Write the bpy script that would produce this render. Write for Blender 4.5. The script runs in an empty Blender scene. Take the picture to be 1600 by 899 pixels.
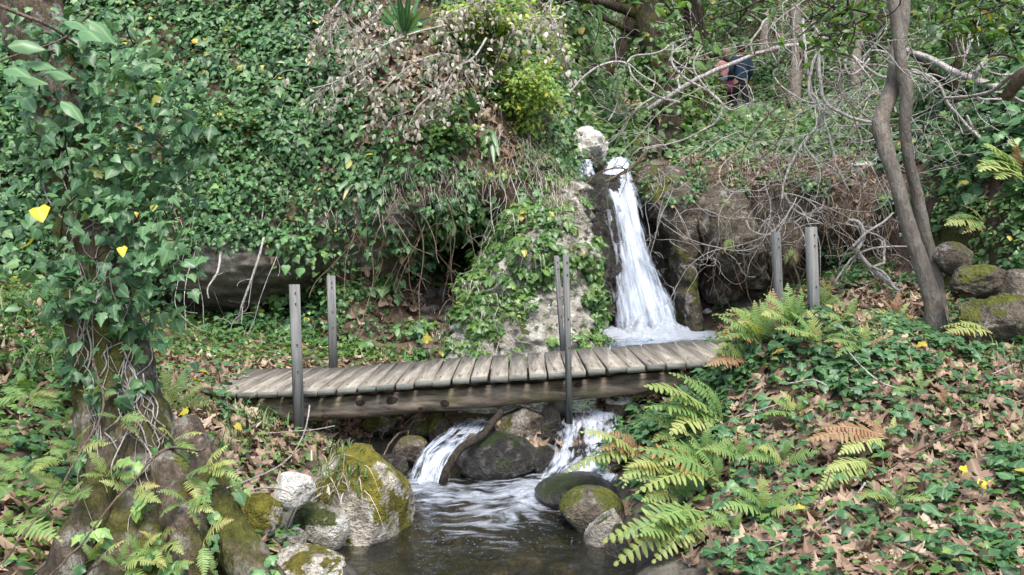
import bpy, math, random
import numpy as np
from mathutils import Vector
from mathutils.bvhtree import BVHTree
random.seed(7); RNG = np.random.default_rng(11)
SC = bpy.context.scene; COL = SC.collection
# ------------------------------------------------------------------ camera model
F = 1386.0; PITCH = math.radians(3.0); CAM = np.array([0., 0., 1.45])
FW = np.array([0, math.cos(PITCH), -math.sin(PITCH)]); UP = np.array([0, math.sin(PITCH), math.cos(PITCH)]); RT = np.array([1., 0, 0])
def P(px, py, d):
    return CAM + d * (FW + (px - 800) / F * RT - (py - 449.5) / F * UP)
def proj(V):
    r = V - CAM; d = r @ FW; dd = np.where(np.abs(d) < 1e-4, 1e-4, d)
    return 800 + F * (r @ RT) / dd, 449.5 - F * (r @ UP) / dd, d
def nrmz(a): return a / np.maximum(np.linalg.norm(a, axis=-1, keepdims=True), 1e-9)
# ------------------------------------------------------------------ vector noise
def _h(i, s):
    n = (i[..., 0] * 374761393 + i[..., 1] * 668265263 + i[..., 2] * 2147483647 + s * 974711).astype(np.int64)
    n = (n ^ (n >> 13)) * 1274126177; n = n ^ (n >> 16)
    return (n & 0xffff) / 65535.0
def vnoise(p, s=0):
    p = np.asarray(p, float); i = np.floor(p).astype(np.int64); f = p - i; f = f * f * (3 - 2 * f); r = 0
    for a in (0, 1):
        for b in (0, 1):
            for c in (0, 1):
                w = (f[..., 0] if a else 1 - f[..., 0]) * (f[..., 1] if b else 1 - f[..., 1]) * (f[..., 2] if c else 1 - f[..., 2])
                r = r + w * _h(i + np.array([a, b, c]), s)
    return r
def fbm(p, octv=4, s=0, gain=.5, lac=2.03):
    a, t, r = 1., 0., 0.; p = np.asarray(p, float)
    for k in range(octv):
        r = r + a * (vnoise(p, s + k) - .5) * 2; t += a; a *= gain; p = p * lac + 17.3
    return r / t
def ridge(p, octv=4, s=0):
    a, t, r = 1., 0., 0.; p = np.asarray(p, float)
    for k in range(octv):
        r = r + a * (1 - np.abs(vnoise(p, s + k) - .5) * 2); t += a; a *= .5; p = p * 2.1 + 9.1
    return r / t - .5
def sstep(a, b, x): t = np.clip((x - a) / (b - a), 0, 1); return t * t * (3 - 2 * t)
def catm(pts, n):
    pts = np.asarray(pts, float); m = len(pts)
    if m == 2: return pts[0] + np.linspace(0, 1, n)[:, None] * (pts[1] - pts[0])
    q = np.vstack([2 * pts[0] - pts[1], pts, 2 * pts[-1] - pts[-2]]); t = np.linspace(0, m - 1 - 1e-6, n); i = t.astype(int); f = (t - i)[:, None]
    a, b, c, d = q[i], q[i + 1], q[i + 2], q[i + 3]
    return .5 * (2 * b + (c - a) * f + (2 * a - 5 * b + 4 * c - d) * f ** 2 + (3 * b - a - 3 * c + d) * f ** 3)
# ------------------------------------------------------------------ mesh building
class MB:
    def __init__(s): s.v = []; s.f = []; s.t = []; s.n = 0
    def add(s, V, Fc, tint=None):
        V = np.asarray(V, float).reshape(-1, 3); Fc = np.asarray(Fc, int)
        if Fc.shape[1] == 4: Fc = np.vstack([Fc[:, [0, 1, 2]], Fc[:, [0, 2, 3]]])
        if tint is None: tint = np.zeros((len(V), 4))
        tint = np.asarray(tint, float)
        if tint.ndim == 1: tint = np.tile(tint, (len(V), 1))
        s.v.append(V); s.f.append(Fc + s.n); s.t.append(tint); s.n += len(V)
    def mesh(s, name, smooth=False):
        V = np.vstack(s.v); Fc = np.vstack(s.f); T = np.vstack(s.t)
        return make_mesh(name, V, Fc, T, smooth)
    def build(s, name, m, parent=None, smooth=False, origin=None):
        V = np.vstack(s.v); Fc = np.vstack(s.f); T = np.vstack(s.t)
        o0 = np.zeros(3) if origin is None else np.asarray(origin, float)
        me = make_mesh(name, V - o0, Fc, T, smooth)
        return link(name, me, m, parent, o0)
def make_mesh(name, V, Fc, T, smooth):
    me = bpy.data.meshes.new(name); m, k = Fc.shape
    me.vertices.add(len(V)); me.vertices.foreach_set('co', np.ascontiguousarray(V, dtype=np.float32).ravel())
    me.loops.add(m * k); me.loops.foreach_set('vertex_index', np.ascontiguousarray(Fc, dtype=np.int32).ravel())
    me.polygons.add(m); me.polygons.foreach_set('loop_start', np.arange(0, m * k, k, dtype=np.int32))
    if smooth: me.polygons.foreach_set('use_smooth', np.ones(m, bool))
    me.update(calc_edges=True)
    a = me.attributes.new('tint', 'FLOAT_COLOR', 'POINT'); a.data.foreach_set('color', np.ascontiguousarray(T, dtype=np.float32).ravel())
    return me
def link(name, me, m, parent=None, loc=None):
    o = bpy.data.objects.new(name, me); COL.objects.link(o)
    if m is not None and me is not None and not len(me.materials): me.materials.append(m)
    if parent is not None: o.parent = parent
    if loc is not None:
        WPOS[o.name] = Vector(loc); o.location = Vector(loc) - (WPOS[parent.name] if parent is not None else Vector((0, 0, 0)))
    return o
WPOS = {}
def tag(o, label, cat, group=None, kind=None):
    o['label'] = label; o['category'] = cat
    if group: o['group'] = group
    if kind: o['kind'] = kind
    return o
def empty(name, loc, label, cat, group=None):
    o = bpy.data.objects.new(name, None); COL.objects.link(o); o.location = Vector(loc); WPOS[o.name] = Vector(loc); o.empty_display_size = .1
    return tag(o, label, cat, group)
def tube(mb, path, rad, sides=6, tint=None, cap=True, noise=0., seed=0):
    path = np.asarray(path, float); n = len(path); rad = np.broadcast_to(np.asarray(rad, float), (n,))
    tg = np.gradient(path, axis=0); tg = nrmz(tg); ref = np.array([.13, .97, .2]) if abs(tg[0][2]) > .5 else np.array([.1, .2, 1.])
    a = nrmz(np.cross(tg, ref)); b = np.cross(tg, a)
    th = np.arange(sides) / sides * 2 * np.pi
    off = a[:, None] * np.cos(th)[None, :, None] + b[:, None] * np.sin(th)[None, :, None]
    R = rad[:, None] * np.ones((1, sides))
    if noise:
        pp = path[:, None] + off * rad[:, None, None]
        R = R * (1 + noise * fbm(pp * 2.2 / max(rad.mean(), .01) * .35, 3, seed))
    V = (path[:, None] + off * R[..., None]).reshape(-1, 3)
    i = np.arange(n - 1)[:, None] * sides; j = np.arange(sides)[None]; k = (j + 1) % sides
    Q = np.stack([i + j, i + k, i + sides + k, i + sides + j], -1).reshape(-1, 4)
    mb.add(V, Q, tint)
    if cap:
        c = mb.n
        for e, base in ((0, 0), (n - 1, (n - 1) * sides)):
            ring = V[base:base + sides]; VV = np.vstack([ring, path[e][None]])
            T = np.array([[q, (q + 1) % sides, sides] for q in range(sides)])
            mb.add(VV, T if e else T[:, ::-1], tint if tint is None or np.ndim(tint) == 1 else np.asarray(tint)[0])
def grid_quads(r, c):
    i = np.arange(r - 1)[:, None] * c; j = np.arange(c - 1)[None]
    return np.stack([i + j, i + j + 1, i + c + j + 1, i + c + j], -1).reshape(-1, 4)
def ico(sub):
    import bmesh
    bm = bmesh.new(); bmesh.ops.create_icosphere(bm, subdivisions=sub, radius=1)
    V = np.array([v.co[:] for v in bm.verts]); Fc = np.array([[v.index for v in f.verts] for f in bm.faces]); bm.free(); return V, Fc
ICO = {k: ico(k) for k in (2, 3, 4, 5)}
# ------------------------------------------------------------------ materials
class NT:
    def __init__(s, name):
        s.m = bpy.data.materials.new(name); s.m.use_nodes = True; s.t = s.m.node_tree; s.t.nodes.clear()
        s.out = s.t.nodes.new('ShaderNodeOutputMaterial')
    def n(s, typ, props=None, **ins):
        nd = s.t.nodes.new('ShaderNode' + typ)
        for k, v in (props or {}).items(): setattr(nd, k, v)
        for k, v in ins.items():
            key = int(k[1:]) if k[0] == '_' and k[1:].isdigit() else k.replace('_', ' ')
            sk = nd.inputs[key]
            if isinstance(v, bpy.types.NodeSocket): s.t.links.new(v, sk)
            elif isinstance(v, tuple) and len(v) == 3 and sk.type == 'RGBA': sk.default_value = (*v, 1)
            else: sk.default_value = v
        return nd
    def math(s, op, a, b=0., c=0., clamp=False): return s.n('Math', {'operation': op, 'use_clamp': clamp}, _0=a, _1=b, _2=c).outputs[0]
    def mix(s, f, a, b, mode='MIX'):
        nd = s.n('MixRGB', {'blend_type': mode}, _0=f, _1=a, _2=b); return nd.outputs[0]
    def ramp(s, f, stops, interp='LINEAR'):
        nd = s.n('ValToRGB', _0=f); e = nd.color_ramp.elements; nd.color_ramp.interpolation = interp
        while len(e) < len(stops): e.new(.5)
        for q, (p, c) in zip(e, stops):
            q.position = p; q.color = (*c, 1) if isinstance(c, tuple) else (c, c, c, 1)
        return nd.outputs[0]
    def noise(s, scale, detail=4., rough=.55, vec=None, dist=0.):
        nd = s.n('TexNoise', Scale=scale, Detail=detail, Roughness=rough, Distortion=dist)
        if vec is not None: s.t.links.new(vec, nd.inputs['Vector'])
        return nd.outputs[0]
    def vor(s, scale, vec=None, feat='F1', out=0):
        nd = s.n('TexVoronoi', {'feature': feat}, Scale=scale)
        if vec is not None: s.t.links.new(vec, nd.inputs['Vector'])
        return nd.outputs[out]
    def pos(s): return s.n('NewGeometry').outputs['Position']
    def obj(s): return s.n('TexCoord').outputs['Object']
    def tint(s):
        a = s.n('Attribute', {'attribute_name': 'tint'}); q = s.n('SeparateColor', _0=a.outputs['Color']).outputs
        return q[0], q[1], q[2], a.outputs['Alpha']
    def bump(s, h, strength=.5, dist=.02): return s.n('Bump', Strength=strength, Distance=dist, Height=h).outputs[0]
    def done(s, sh): s.t.links.new(sh, s.out.inputs['Surface']); return s.m
    def bsdf(s, col, rough=.8, normal=None, spec=.3, **kw):
        nd = s.n('BsdfPrincipled', Base_Color=col, Roughness=rough)
        nd.inputs['Specular IOR Level'].default_value = spec
        for k, v in kw.items():
            sk = nd.inputs[k.replace('_', ' ')]
            if isinstance(v, bpy.types.NodeSocket): s.t.links.new(v, sk)
            else: sk.default_value = v
        if normal is not None: s.t.links.new(normal, nd.inputs['Normal'])
        return nd.outputs[0]
def leaf_mat(name, stops, odd=(.45, .36, .04), oddf=.975, rough=.4, spec=.5, transl=.25, vein=.25, tip=None, tcol=None):
    t = NT(name); r1, r2, u, v = t.tint()
    c = t.ramp(r1, stops)
    if oddf < 1: c = t.mix(t.ramp(r2, [(oddf - .004, 0.), (oddf + .004, 1.)]), c, odd)
    if tip is not None:
        k = t.math('MULTIPLY', t.math('MULTIPLY', v, v), r2)
        c = t.mix(t.ramp(t.math('ADD', k, t.math('MULTIPLY', t.noise(40., 2., .5, t.pos()), .3)), [(.42, 0.), (.75, 1.)]), c, tip)
    blot = t.noise(55., 2., .5, t.pos())
    c = t.mix(t.math('MULTIPLY', t.ramp(blot, [(.35, 0.), (.75, 1.)]), .35), c, t.mix(1., c, (.55, .6, .5), 'MULTIPLY'))
    if vein:
        m = t.ramp(t.math('ABSOLUTE', u), [(.0, 1.), (.07, 0.)])
        c = t.mix(t.math('MULTIPLY', m, vein), c, t.mix(1., c, (.25, .25, .15), 'ADD'))
    b = t.bsdf(c, rough, None, spec)
    if transl:
        tr = t.n('BsdfTranslucent', Color=t.mix(1., c, (1.3, 1.35, .7), 'MULTIPLY')).outputs[0]
        b = t.n('MixShader', _0=transl, _1=b, _2=tr).outputs[0]
    return t.done(b)
def rock_mat(name, c1, c2, moss=.5, grit=.6, mosscol=(.10, .10, .02), wet=.0, lichen=.5, scale=1., dark=(.05, .045, .035)):
    t = NT(name); p = t.pos(); g = t.n('NewGeometry'); nz = t.n('SeparateXYZ', _0=g.outputs['Normal']).outputs[2]
    n1 = t.noise(2.5 * scale, 6., .6, p); n2 = t.noise(11 * scale, 6., .65, p, .3); n3 = t.noise(40 * scale, 4., .6, p)
    c = t.mix(t.ramp(n1, [(.35, 0.), (.65, 1.)]), c1, c2)
    c = t.mix(t.math('MULTIPLY', t.ramp(n2, [(.30, 1.), (.52, 0.)]), .8), c, dark)
    if lichen: c = t.mix(t.math('MULTIPLY', t.ramp(t.math('ADD', t.math('MULTIPLY', n2, .5), t.math('MULTIPLY', t.noise(5.5 * scale, 5., .7, p, .6), .5)), [(.53, 0.), (.58, 1.)]), lichen), c, (.62, .60, .54))
    cr = t.vor(5 * scale, t.mix(.12, p, t.n('TexNoise', Vector=p, Scale=4.).outputs[1], 'ADD'), 'DISTANCE_TO_EDGE')
    c = t.mix(t.math('MULTIPLY', t.math('MULTIPLY', t.ramp(cr, [(0., 1.), (.03, 0.)]), t.ramp(n1, [(.45, 0.), (.6, 1.)])), .5), c, dark)
    c = t.mix(grit, c, t.ramp(n3, [(.34, (.22, .21, .2)), (.6, (1.2, 1.2, 1.2))]), 'MULTIPLY')
    if moss:
        mm = t.math('ADD', t.math('MULTIPLY', nz, .13), t.math('ADD', t.noise(3.2 * scale, 6., .65, p, .4), t.math('MULTIPLY', n2, .35)))
        mk = t.ramp(mm, [(1.0 - .42 * moss, 0.), (1.045 - .42 * moss, 1.)])
        mc = t.mix(t.ramp(t.noise(22., 5., .7, p), [(.3, 0.), (.7, 1.)]), tuple(x * .35 for x in mosscol), tuple(min(1, x * 1.25) for x in mosscol))
        c = t.mix(mk, c, mc)
    h = t.math('ADD', t.math('MULTIPLY', n2, .6), t.math('ADD', t.math('MULTIPLY', n3, .25), t.math('MULTIPLY', t.noise(90 * scale, 3., .6, p), .2)))
    return t.done(t.bsdf(c, .9 - .6 * wet, t.bump(h, 1., .12), .3 + .4 * wet))
def bark_mat(name, c1, c2, moss=0., rough=.9, sc=1., patch=0., fine=.55):
    t = NT(name); p = t.pos(); mp = t.n('Mapping', Vector=p, Scale=(1, 1, .22)).outputs[0]
    n1 = t.noise(26 * sc, 6., .65, mp, .4); n2 = t.noise(5 * sc, 5., .6, p)
    c = t.mix(t.ramp(n1, [(.3, 0.), (.7, 1.)]), c1, c2)
    if patch: c = t.mix(t.math('MULTIPLY', t.ramp(t.noise(9 * sc, 5., .7, p), [(.52, 0.), (.60, 1.)]), patch), c, (.36, .35, .31))
    c = t.mix(.5, c, t.ramp(n2, [(.25, (.35, .33, .3)), (.7, (1.15, 1.15, 1.1))]), 'MULTIPLY')
    c = t.mix(fine, c, t.ramp(t.noise(75 * sc, 5., .7, mp, .3), [(.36, (.25, .24, .22)), (.6, (1.25, 1.22, 1.2))]), 'MULTIPLY')
    if moss:
        c = t.mix(t.ramp(t.noise(3.4 * sc, 5., .7, p), [(.58 - .25 * moss, 0.), (.68 - .25 * moss, 1.)]), c, t.mix(t.ramp(t.noise(30., 4., .7, p), [(.3, 0.), (.7, 1.)]), (.03, .035, .01), (.12, .115, .022)))
    return t.done(t.bsdf(c, rough, t.bump(t.math('ADD', n1, t.math('MULTIPLY', t.noise(70 * sc, 4., .65, mp), .7)), 1., .035), .2))
M = {}
M['ivy'] = leaf_mat('ivy_leaf', [(0., (.014, .050, .014)), (.45, (.054, .138, .044)), (.8, (.115, .245, .080)), (1., (.25, .38, .11))], oddf=.991, rough=.42, spec=.42)
M['ivy_pale'] = leaf_mat('pale_ivy_leaf', [(0., (.035, .085, .04)), (.5, (.09, .18, .075)), (1., (.20, .32, .13))], oddf=.995, rough=.45, spec=.4, transl=.3)
M['ivy_big'] = leaf_mat('broad_ivy_leaf', [(0., (.020, .065, .020)), (.45, (.055, .138, .054)), (.8, (.105, .215, .088)), (1., (.21, .33, .11))], oddf=.991, rough=.42, spec=.42, transl=.3, vein=.4)
M['ivy_light'] = leaf_mat('bright_ivy_leaf', [(0., (.04, .10, .025)), (.5, (.085, .18, .04)), (1., (.19, .30, .07))], oddf=.993, rough=.4, transl=.35)
M['under'] = leaf_mat('undergrowth_leaf', [(0., (.035, .085, .03)), (.45, (.09, .175, .06)), (.8, (.17, .27, .10)), (1., (.36, .44, .22))], odd=(.34, .25, .08), oddf=.975, rough=.5, transl=.35, vein=0)
M['shrub_y'] = leaf_mat('yellow_green_leaf', [(0., (.11, .21, .035)), (.5, (.24, .36, .06)), (1., (.48, .55, .12))], oddf=.96, rough=.5, transl=.4, vein=0)
M['overleaf'] = leaf_mat('overhead_leaf', [(0., (.035, .09, .02)), (.5, (.075, .16, .03)), (1., (.14, .23, .05))], oddf=.985, rough=.4, transl=.5, vein=.3)
M['litter'] = leaf_mat('dry_leaf', [(0., (.06, .036, .026)), (.35, (.18, .112, .078)), (.65, (.32, .225, .155)), (1., (.52, .41, .31))], odd=(.40, .31, .23), oddf=.95, rough=.65, spec=.3, transl=.12, vein=.35)
M['dead'] = leaf_mat('pale_dead_leaf', [(0., (.17, .145, .12)), (.5, (.33, .29, .24)), (1., (.54, .49, .42))], oddf=1.1, rough=.7, spec=.2, transl=.2, vein=0)
M['fern'] = leaf_mat('fern_green', [(0., (.085, .17, .045)), (.5, (.16, .27, .072)), (1., (.26, .36, .11))], oddf=1.1, rough=.5, transl=.35, vein=.3, tip=(.32, .16, .035))
M['fern_y'] = leaf_mat('fern_yellowing', [(0., (.19, .27, .07)), (.5, (.29, .35, .10)), (1., (.42, .43, .16))], oddf=1.1, rough=.55, transl=.35, vein=.3, tip=(.30, .13, .03))
M['fern_b'] = leaf_mat('fern_rusty', [(0., (.14, .065, .026)), (.5, (.23, .12, .055)), (1., (.33, .21, .11))], oddf=1.1, rough=.6, transl=.25, vein=.3)
M['grass'] = leaf_mat('grass_blade', [(0., (.035, .09, .03)), (.6, (.08, .17, .05)), (1., (.22, .26, .10))], oddf=1.1, rough=.5, transl=.3, vein=0)
M['strap'] = leaf_mat('strap_leaf', [(0., (.03, .10, .035)), (.6, (.07, .18, .055)), (1., (.15, .27, .08))], oddf=1.1, rough=.35, spec=.6, transl=.25, vein=.5, tip=(.30, .22, .06))
M['strap_pale'] = leaf_mat('pale_strap_leaf', [(0., (.13, .22, .11)), (.6, (.22, .32, .20)), (1., (.33, .42, .28))], oddf=1.1, rough=.4, spec=.5, transl=.25, vein=.5, tip=(.36, .28, .10))
M['lime'] = rock_mat('pale_limestone', (.49, .455, .385), (.27, .245, .20), moss=.5, grit=.25, mosscol=(.07, .085, .022), lichen=.95, dark=(.10, .085, .065))
M['lime_white'] = rock_mat('white_limestone', (.95, .91, .82), (.82, .77, .68), moss=.10, grit=.3, lichen=.5, dark=(.2, .18, .14))
M['lime_moss'] = rock_mat('mossy_limestone', (.70, .64, .54), (.46, .40, .31), moss=.84, lichen=1., mosscol=(.185, .165, .02))
M['lime_rib'] = rock_mat('ribbed_mossy_limestone', (.78, .73, .63), (.54, .48, .39), moss=.60, lichen=1., mosscol=(.15, .13, .02))
M['rock_moss'] = rock_mat('mossy_brown_rock', (.17, .14, .10), (.11, .09, .065), moss=.62, lichen=.4, mosscol=(.115, .125, .02))
M['rock_brown'] = rock_mat('brown_rock', (.20, .165, .12), (.13, .105, .08), moss=.4, lichen=.35)
M['rock_wet'] = rock_mat('wet_dark_rock', (.065, .055, .045), (.035, .032, .028), moss=.55, mosscol=(.04, .06, .015), wet=.95, lichen=.12, scale=1.6, dark=(.012, .012, .01))
M['rock_cave'] = rock_mat('grey_cave_rock', (.19, .175, .155), (.11, .10, .09), moss=.2, lichen=.25, mosscol=(.05, .06, .02), dark=(.04, .036, .03))
M['bark_ivy'] = bark_mat('ivy_tree_bark', (.062, .046, .034), (.175, .138, .105), moss=.52, patch=.65)
M['bark_grey'] = bark_mat('smooth_grey_bark', (.175, .15, .124), (.255, .224, .19), rough=.8, sc=.8, patch=.35, fine=.2)
M['bark_dark'] = bark_mat('dark_bark', (.035, .027, .02), (.09, .07, .05), moss=.3)
M['twig'] = bark_mat('pale_twig', (.38, .35, .325), (.64, .60, .565), rough=.7)
M['twig_br'] = bark_mat('brown_twig', (.12, .085, .06), (.26, .20, .15), rough=.8)
M['twig_dk'] = bark_mat('dark_twig', (.03, .025, .02), (.07, .055, .04), rough=.8)
def wood_mat(name, c1, c2, green, axis):
    t = NT(name); p = t.obj(); r1, r2, u, v = t.tint()
    scl = (14, .9, 14) if axis == 'y' else ((2.2, 11, 11) if axis == 'x' else (16, 16, .8))
    off = t.n('CombineXYZ', _0=t.math('MULTIPLY', r1, 31.), _1=t.math('MULTIPLY', r2, 17.), _2=r1).outputs[0]
    mp = t.n('Mapping', Vector=t.n('VectorMath', {'operation': 'ADD'}, _0=p, _1=off).outputs[0], Scale=scl).outputs[0]
    n1 = t.noise(2.2, 6., .65, mp, .5); n2 = t.noise(6., 5., .6, p)
    c = t.mix(t.ramp(n1, [(.38, 0.), (.62, 1.)]), c1, c2)
    c = t.mix(t.math('MULTIPLY', t.ramp(n1, [(.30, 1.), (.42, 0.)]), .7), c, tuple(x * .25 for x in c1))
    c = t.mix(.45, c, t.ramp(r1, [(0., (.62, .60, .58)), (1., (1.2, 1.17, 1.12))]), 'MULTIPLY')
    c = t.mix(t.math('MULTIPLY', t.ramp(n2, [(.48, 0.), (.68, 1.)]), .55), c, green)
    return t.done(t.bsdf(c, .85, t.bump(n1, .55, .01), .25))
M['plank'] = wood_mat('weathered_plank', (.185, .16, .13), (.335, .30, .25), (.16, .16, .115), 'y')
M['plank_end'] = wood_mat('greenish_plank_edge', (.12, .125, .11), (.21, .21, .18), (.08, .11, .09), 'x')
M['post'] = wood_mat('weathered_post', (.10, .102, .098), (.175, .175, .168), (.085, .10, .08), 'z')
M['log'] = wood_mat('weathered_log', (.075, .058, .044), (.27, .22, .17), (.15, .14, .05), 'x')
def simple(name, col, rough=.8, nscale=40., amt=.4):
    t = NT(name); n = t.noise(nscale, 4., .6, t.pos()); c = t.mix(amt, col, t.ramp(n, [(.3, (.3, .3, .3)), (.7, (1.3, 1.3, 1.3))]), 'MULTIPLY')
    return t.done(t.bsdf(c, rough, t.bump(n, .3, .01), .3))
M['knot'] = simple('dark_knot', (.035, .022, .015)); M['bolt'] = simple('bolt_hole', (.02, .02, .02)); M['nail'] = simple('pale_nail', (.7, .7, .68))
def ground_mat(name, far=False):
    t = NT(name); p = t.pos(); rk, ms, wet, al = t.tint()
    n1 = t.noise(3., 6., .65, p); n2 = t.noise(18., 6., .7, p, .3); n3 = t.noise(70., 4., .7, p)
    soil = t.mix(t.ramp(n2, [(.3, 0.), (.7, 1.)]), (.045, .030, .021), (.14, .095, .065))
    leafy = t.mix(t.ramp(t.vor(20., p, 'F1', 0), [(.1, 1.), (.5, 0.)]), soil, (.20, .135, .09))
    soil = t.mix(t.ramp(n1, [(.42, 0.), (.6, .6)]), soil, leafy)
    rock = t.mix(t.ramp(n1, [(.35, 0.), (.65, 1.)]), (.085, .075, .062), (.22, .20, .165))
    rock = t.mix(t.ramp(n2, [(.32, .8), (.5, 0.)]), rock, (.05, .045, .038))
    c = t.mix(t.ramp(t.math('ADD', rk, t.math('MULTIPLY', t.math('SUBTRACT', n2, .5), .8)), [(.4, 0.), (.6, 1.)]), soil, rock)
    mc = t.mix(t.ramp(t.noise(28., 5., .7, p), [(.3, 0.), (.7, 1.)]), (.022, .028, .008), (.10, .105, .02))
    c = t.mix(t.ramp(t.math('ADD', ms, t.math('MULTIPLY', t.math('SUBTRACT', t.noise(5., 6., .7, p), .5), 1.2)), [(.5, 0.), (.65, 1.)]), c, mc)
    c = t.mix(t.math('MULTIPLY', wet, .8), c, t.mix(1., c, (.28, .27, .25), 'MULTIPLY'))
    h = t.math('ADD', t.math('MULTIPLY', n2, .6), t.math('MULTIPLY', n3, .3))
    ro = t.math('SUBTRACT', .92, t.math('MULTIPLY', wet, .5))
    return t.done(t.bsdf(c, ro, t.bump(h, .9, .05), .3))
M['ground'] = ground_mat('earth_ground'); M['hill'] = ground_mat('earth_hillside')
def water_mat():
    t = NT('stream_water'); p = t.pos(); foam, r2, u, v = t.tint()
    w = t.n('Mapping', Vector=p, Scale=(1, .7, 1)).outputs[0]
    nb = t.math('ADD', t.noise(9., 4., .6, w, .6), t.math('MULTIPLY', t.noise(30., 3., .6, w, .4), .35))
    bump = t.bump(nb, .45, .06)
    gl = t.n('BsdfGlossy', Color=(.85, .9, .95), Roughness=.08, Normal=bump).outputs[0]
    tr = t.n('BsdfTransparent', Color=(.62, .57, .42)).outputs[0]
    df = t.n('BsdfDiffuse', Color=(.035, .034, .022), Normal=bump).outputs[0]
    body = t.n('MixShader', _0=.22, _1=tr, _2=df).outputs[0]
    fr = t.n('Fresnel', IOR=1.45, Normal=bump).outputs[0]
    wat = t.n('MixShader', _0=t.math('MINIMUM', t.math('ADD', t.math('MULTIPLY', fr, 1.1), .02), 1.), _1=body, _2=gl).outputs[0]
    fn = t.noise(7., 4., .5, t.n('Mapping', Vector=p, Rotation=(0, 0, .5), Scale=(.55, 1.3, 1)).outputs[0], 1.6); fn2 = t.noise(45., 4., .7, p, .5)
    m = t.math('ADD', foam, t.math('ADD', t.math('MULTIPLY', t.math('SUBTRACT', fn, .5), 2.1), t.math('MULTIPLY', t.math('SUBTRACT', fn2, .5), .25)))
    mk = t.ramp(m, [(.30, 0.), (1.15, .92)])
    mk = t.math('MULTIPLY', mk, t.ramp(foam, [(.02, 0.), (.25, 1.)]))
    bub = t.math('MULTIPLY', t.ramp(t.vor(42., p), [(.10, 1.), (.17, 0.)]), t.ramp(t.math('ADD', r2, t.math('MULTIPLY', t.math('SUBTRACT', t.noise(4., 4., .6, p), .5), 1.5)), [(.5, 0.), (.85, .55)]))
    mk = t.math('MAXIMUM', mk, bub)
    fo = t.bsdf((.68, .73, .80), .5, t.bump(t.math('ADD', fn2, fn), 1., .06), .4)
    return t.done(t.n('MixShader', _0=mk, _1=wat, _2=fo).outputs[0])
M['water'] = water_mat()
def fall_mat(name, lo, hi, su, sv, amax=.95, col=(.66, .72, .81)):
    t = NT(name); u, v, l, dens = t.tint()
    vec = t.n('CombineXYZ', _0=t.math('MULTIPLY', u, su), _1=t.math('MULTIPLY', v, sv), _2=t.math('MULTIPLY', l, 13.)).outputs[0]
    vec2 = t.n('CombineXYZ', _0=t.math('MULTIPLY', u, su * 3.3), _1=t.math('MULTIPLY', v, sv * 2.2), _2=t.math('MULTIPLY', l, 23.)).outputs[0]
    n = t.math('ADD', t.math('MULTIPLY', t.noise(1., 4., .6, vec, .9), .68), t.math('MULTIPLY', t.noise(1., 3., .55, vec2, .4), .32))
    big = t.noise(1., 3., .55, t.n('CombineXYZ', _0=t.math('MULTIPLY', u, 3.2), _1=t.math('MULTIPLY', v, 4.), _2=t.math('MULTIPLY', l, 1.5)).outputs[0], .8)
    n = t.math('ADD', n, t.math('MULTIPLY', t.math('SUBTRACT', big, .5), .55))
    e = t.math('MULTIPLY', t.ramp(u, [(0., 0.), (.25, 1.)]), t.ramp(u, [(.75, 1.), (1., 0.)]))
    s = t.math('ADD', n, t.math('MULTIPLY', t.math('SUBTRACT', t.math('MULTIPLY', dens, e), .5), .45))
    a = t.math('MULTIPLY', t.ramp(s, [(lo, 0.), (hi, amax)]), t.ramp(e, [(0., 0.), (.25, 1.)]))
    b = t.bsdf(col, .45, t.bump(n, .5, .04), .4)
    tr = t.n('BsdfTransparent').outputs[0]
    return t.done(t.n('MixShader', _0=a, _1=tr, _2=b).outputs[0])
M['fall'] = fall_mat('falling_water', .38, .64, 6., 2.3, .92); M['casc'] = fall_mat('cascade_water', .42, .66, 5.5, 2.2, .82, (.66, .72, .82))
# ------------------------------------------------------------------ terrain: ground sheet
GP = [(345,640,5.5),(470,700,5.4),(400,705,5.0),(330,760,4.4),(450,860,3.9),(540,899,3.75),(300,899,3.4),(100,899,2.8),(0,800,3.2),(0,600,4.2),(60,500,5.5),(0,450,6.5),
 (250,550,7),(400,540,7.6),(560,572,7.2),(640,575,7.4),(250,625,5),(700,600,7.3),(850,600,7.3),(200,700,4.2),(-300,600,4.2),(-300,450,6.5),(-250,899,2.8),
 (560,700,6.0),(600,640,6.6),
 (990,899,3.75),(1010,780,4.5),(985,700,5.2),(1010,650,5.8),(1135,578,5.6),(1165,560,5.3),(1200,538,5.2),(1265,508,5.2),(1300,505,5.6),(1150,640,5.0),(1200,750,4.3),(1300,690,4.5),(1500,690,4.3),(1600,640,4.5),
 (1600,899,3.2),(1300,899,3.4),(1100,899,3.6),(1090,800,4.2),(1450,548,6),(1400,512,6.1),(1460,512,6.5),(1350,485,7.5),(1250,475,8.2),(1150,505,8.4),(1600,545,5.8),(1750,560,5.0),(1900,700,3.6),(2100,899,2.4),(1100,640,5.3)]
gx = [P(*g) for g in GP] + [np.array(q, float) for q in [(-.35,4.3,-.30),(.15,4.4,-.34),(-.1,4.9,-.30),(-.45,5.15,-.2),(.25,5.2,-.2),(-.3,3.8,-.33),(.2,3.8,-.33),(-.1,3.2,-.35),(-.1,2.3,-.35),
  (-.25,5.8,.08),(.35,5.8,.12),(.05,5.75,.22),(0,6.3,.2),(.5,6.4,.24),(.7,7.2,.36),(1.2,8,.38),(1.5,8.8,.38),(1.9,8.6,.42),(2.3,8.2,.62),(1.0,9.4,.36),(1.6,10,.4),(.4,8.0,.4),
  (1.6,1,.25),(-1.6,1,.4),(3,-2,.5),(-3,-2,.7),(0,-2,.1),(7,0,1.2),(7,5,1.6),(7,10,2),(-7,0,1.6),(-7,5,1.8),(-7,10,2),(0,11,.5),(3,11,1.)]]
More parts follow.
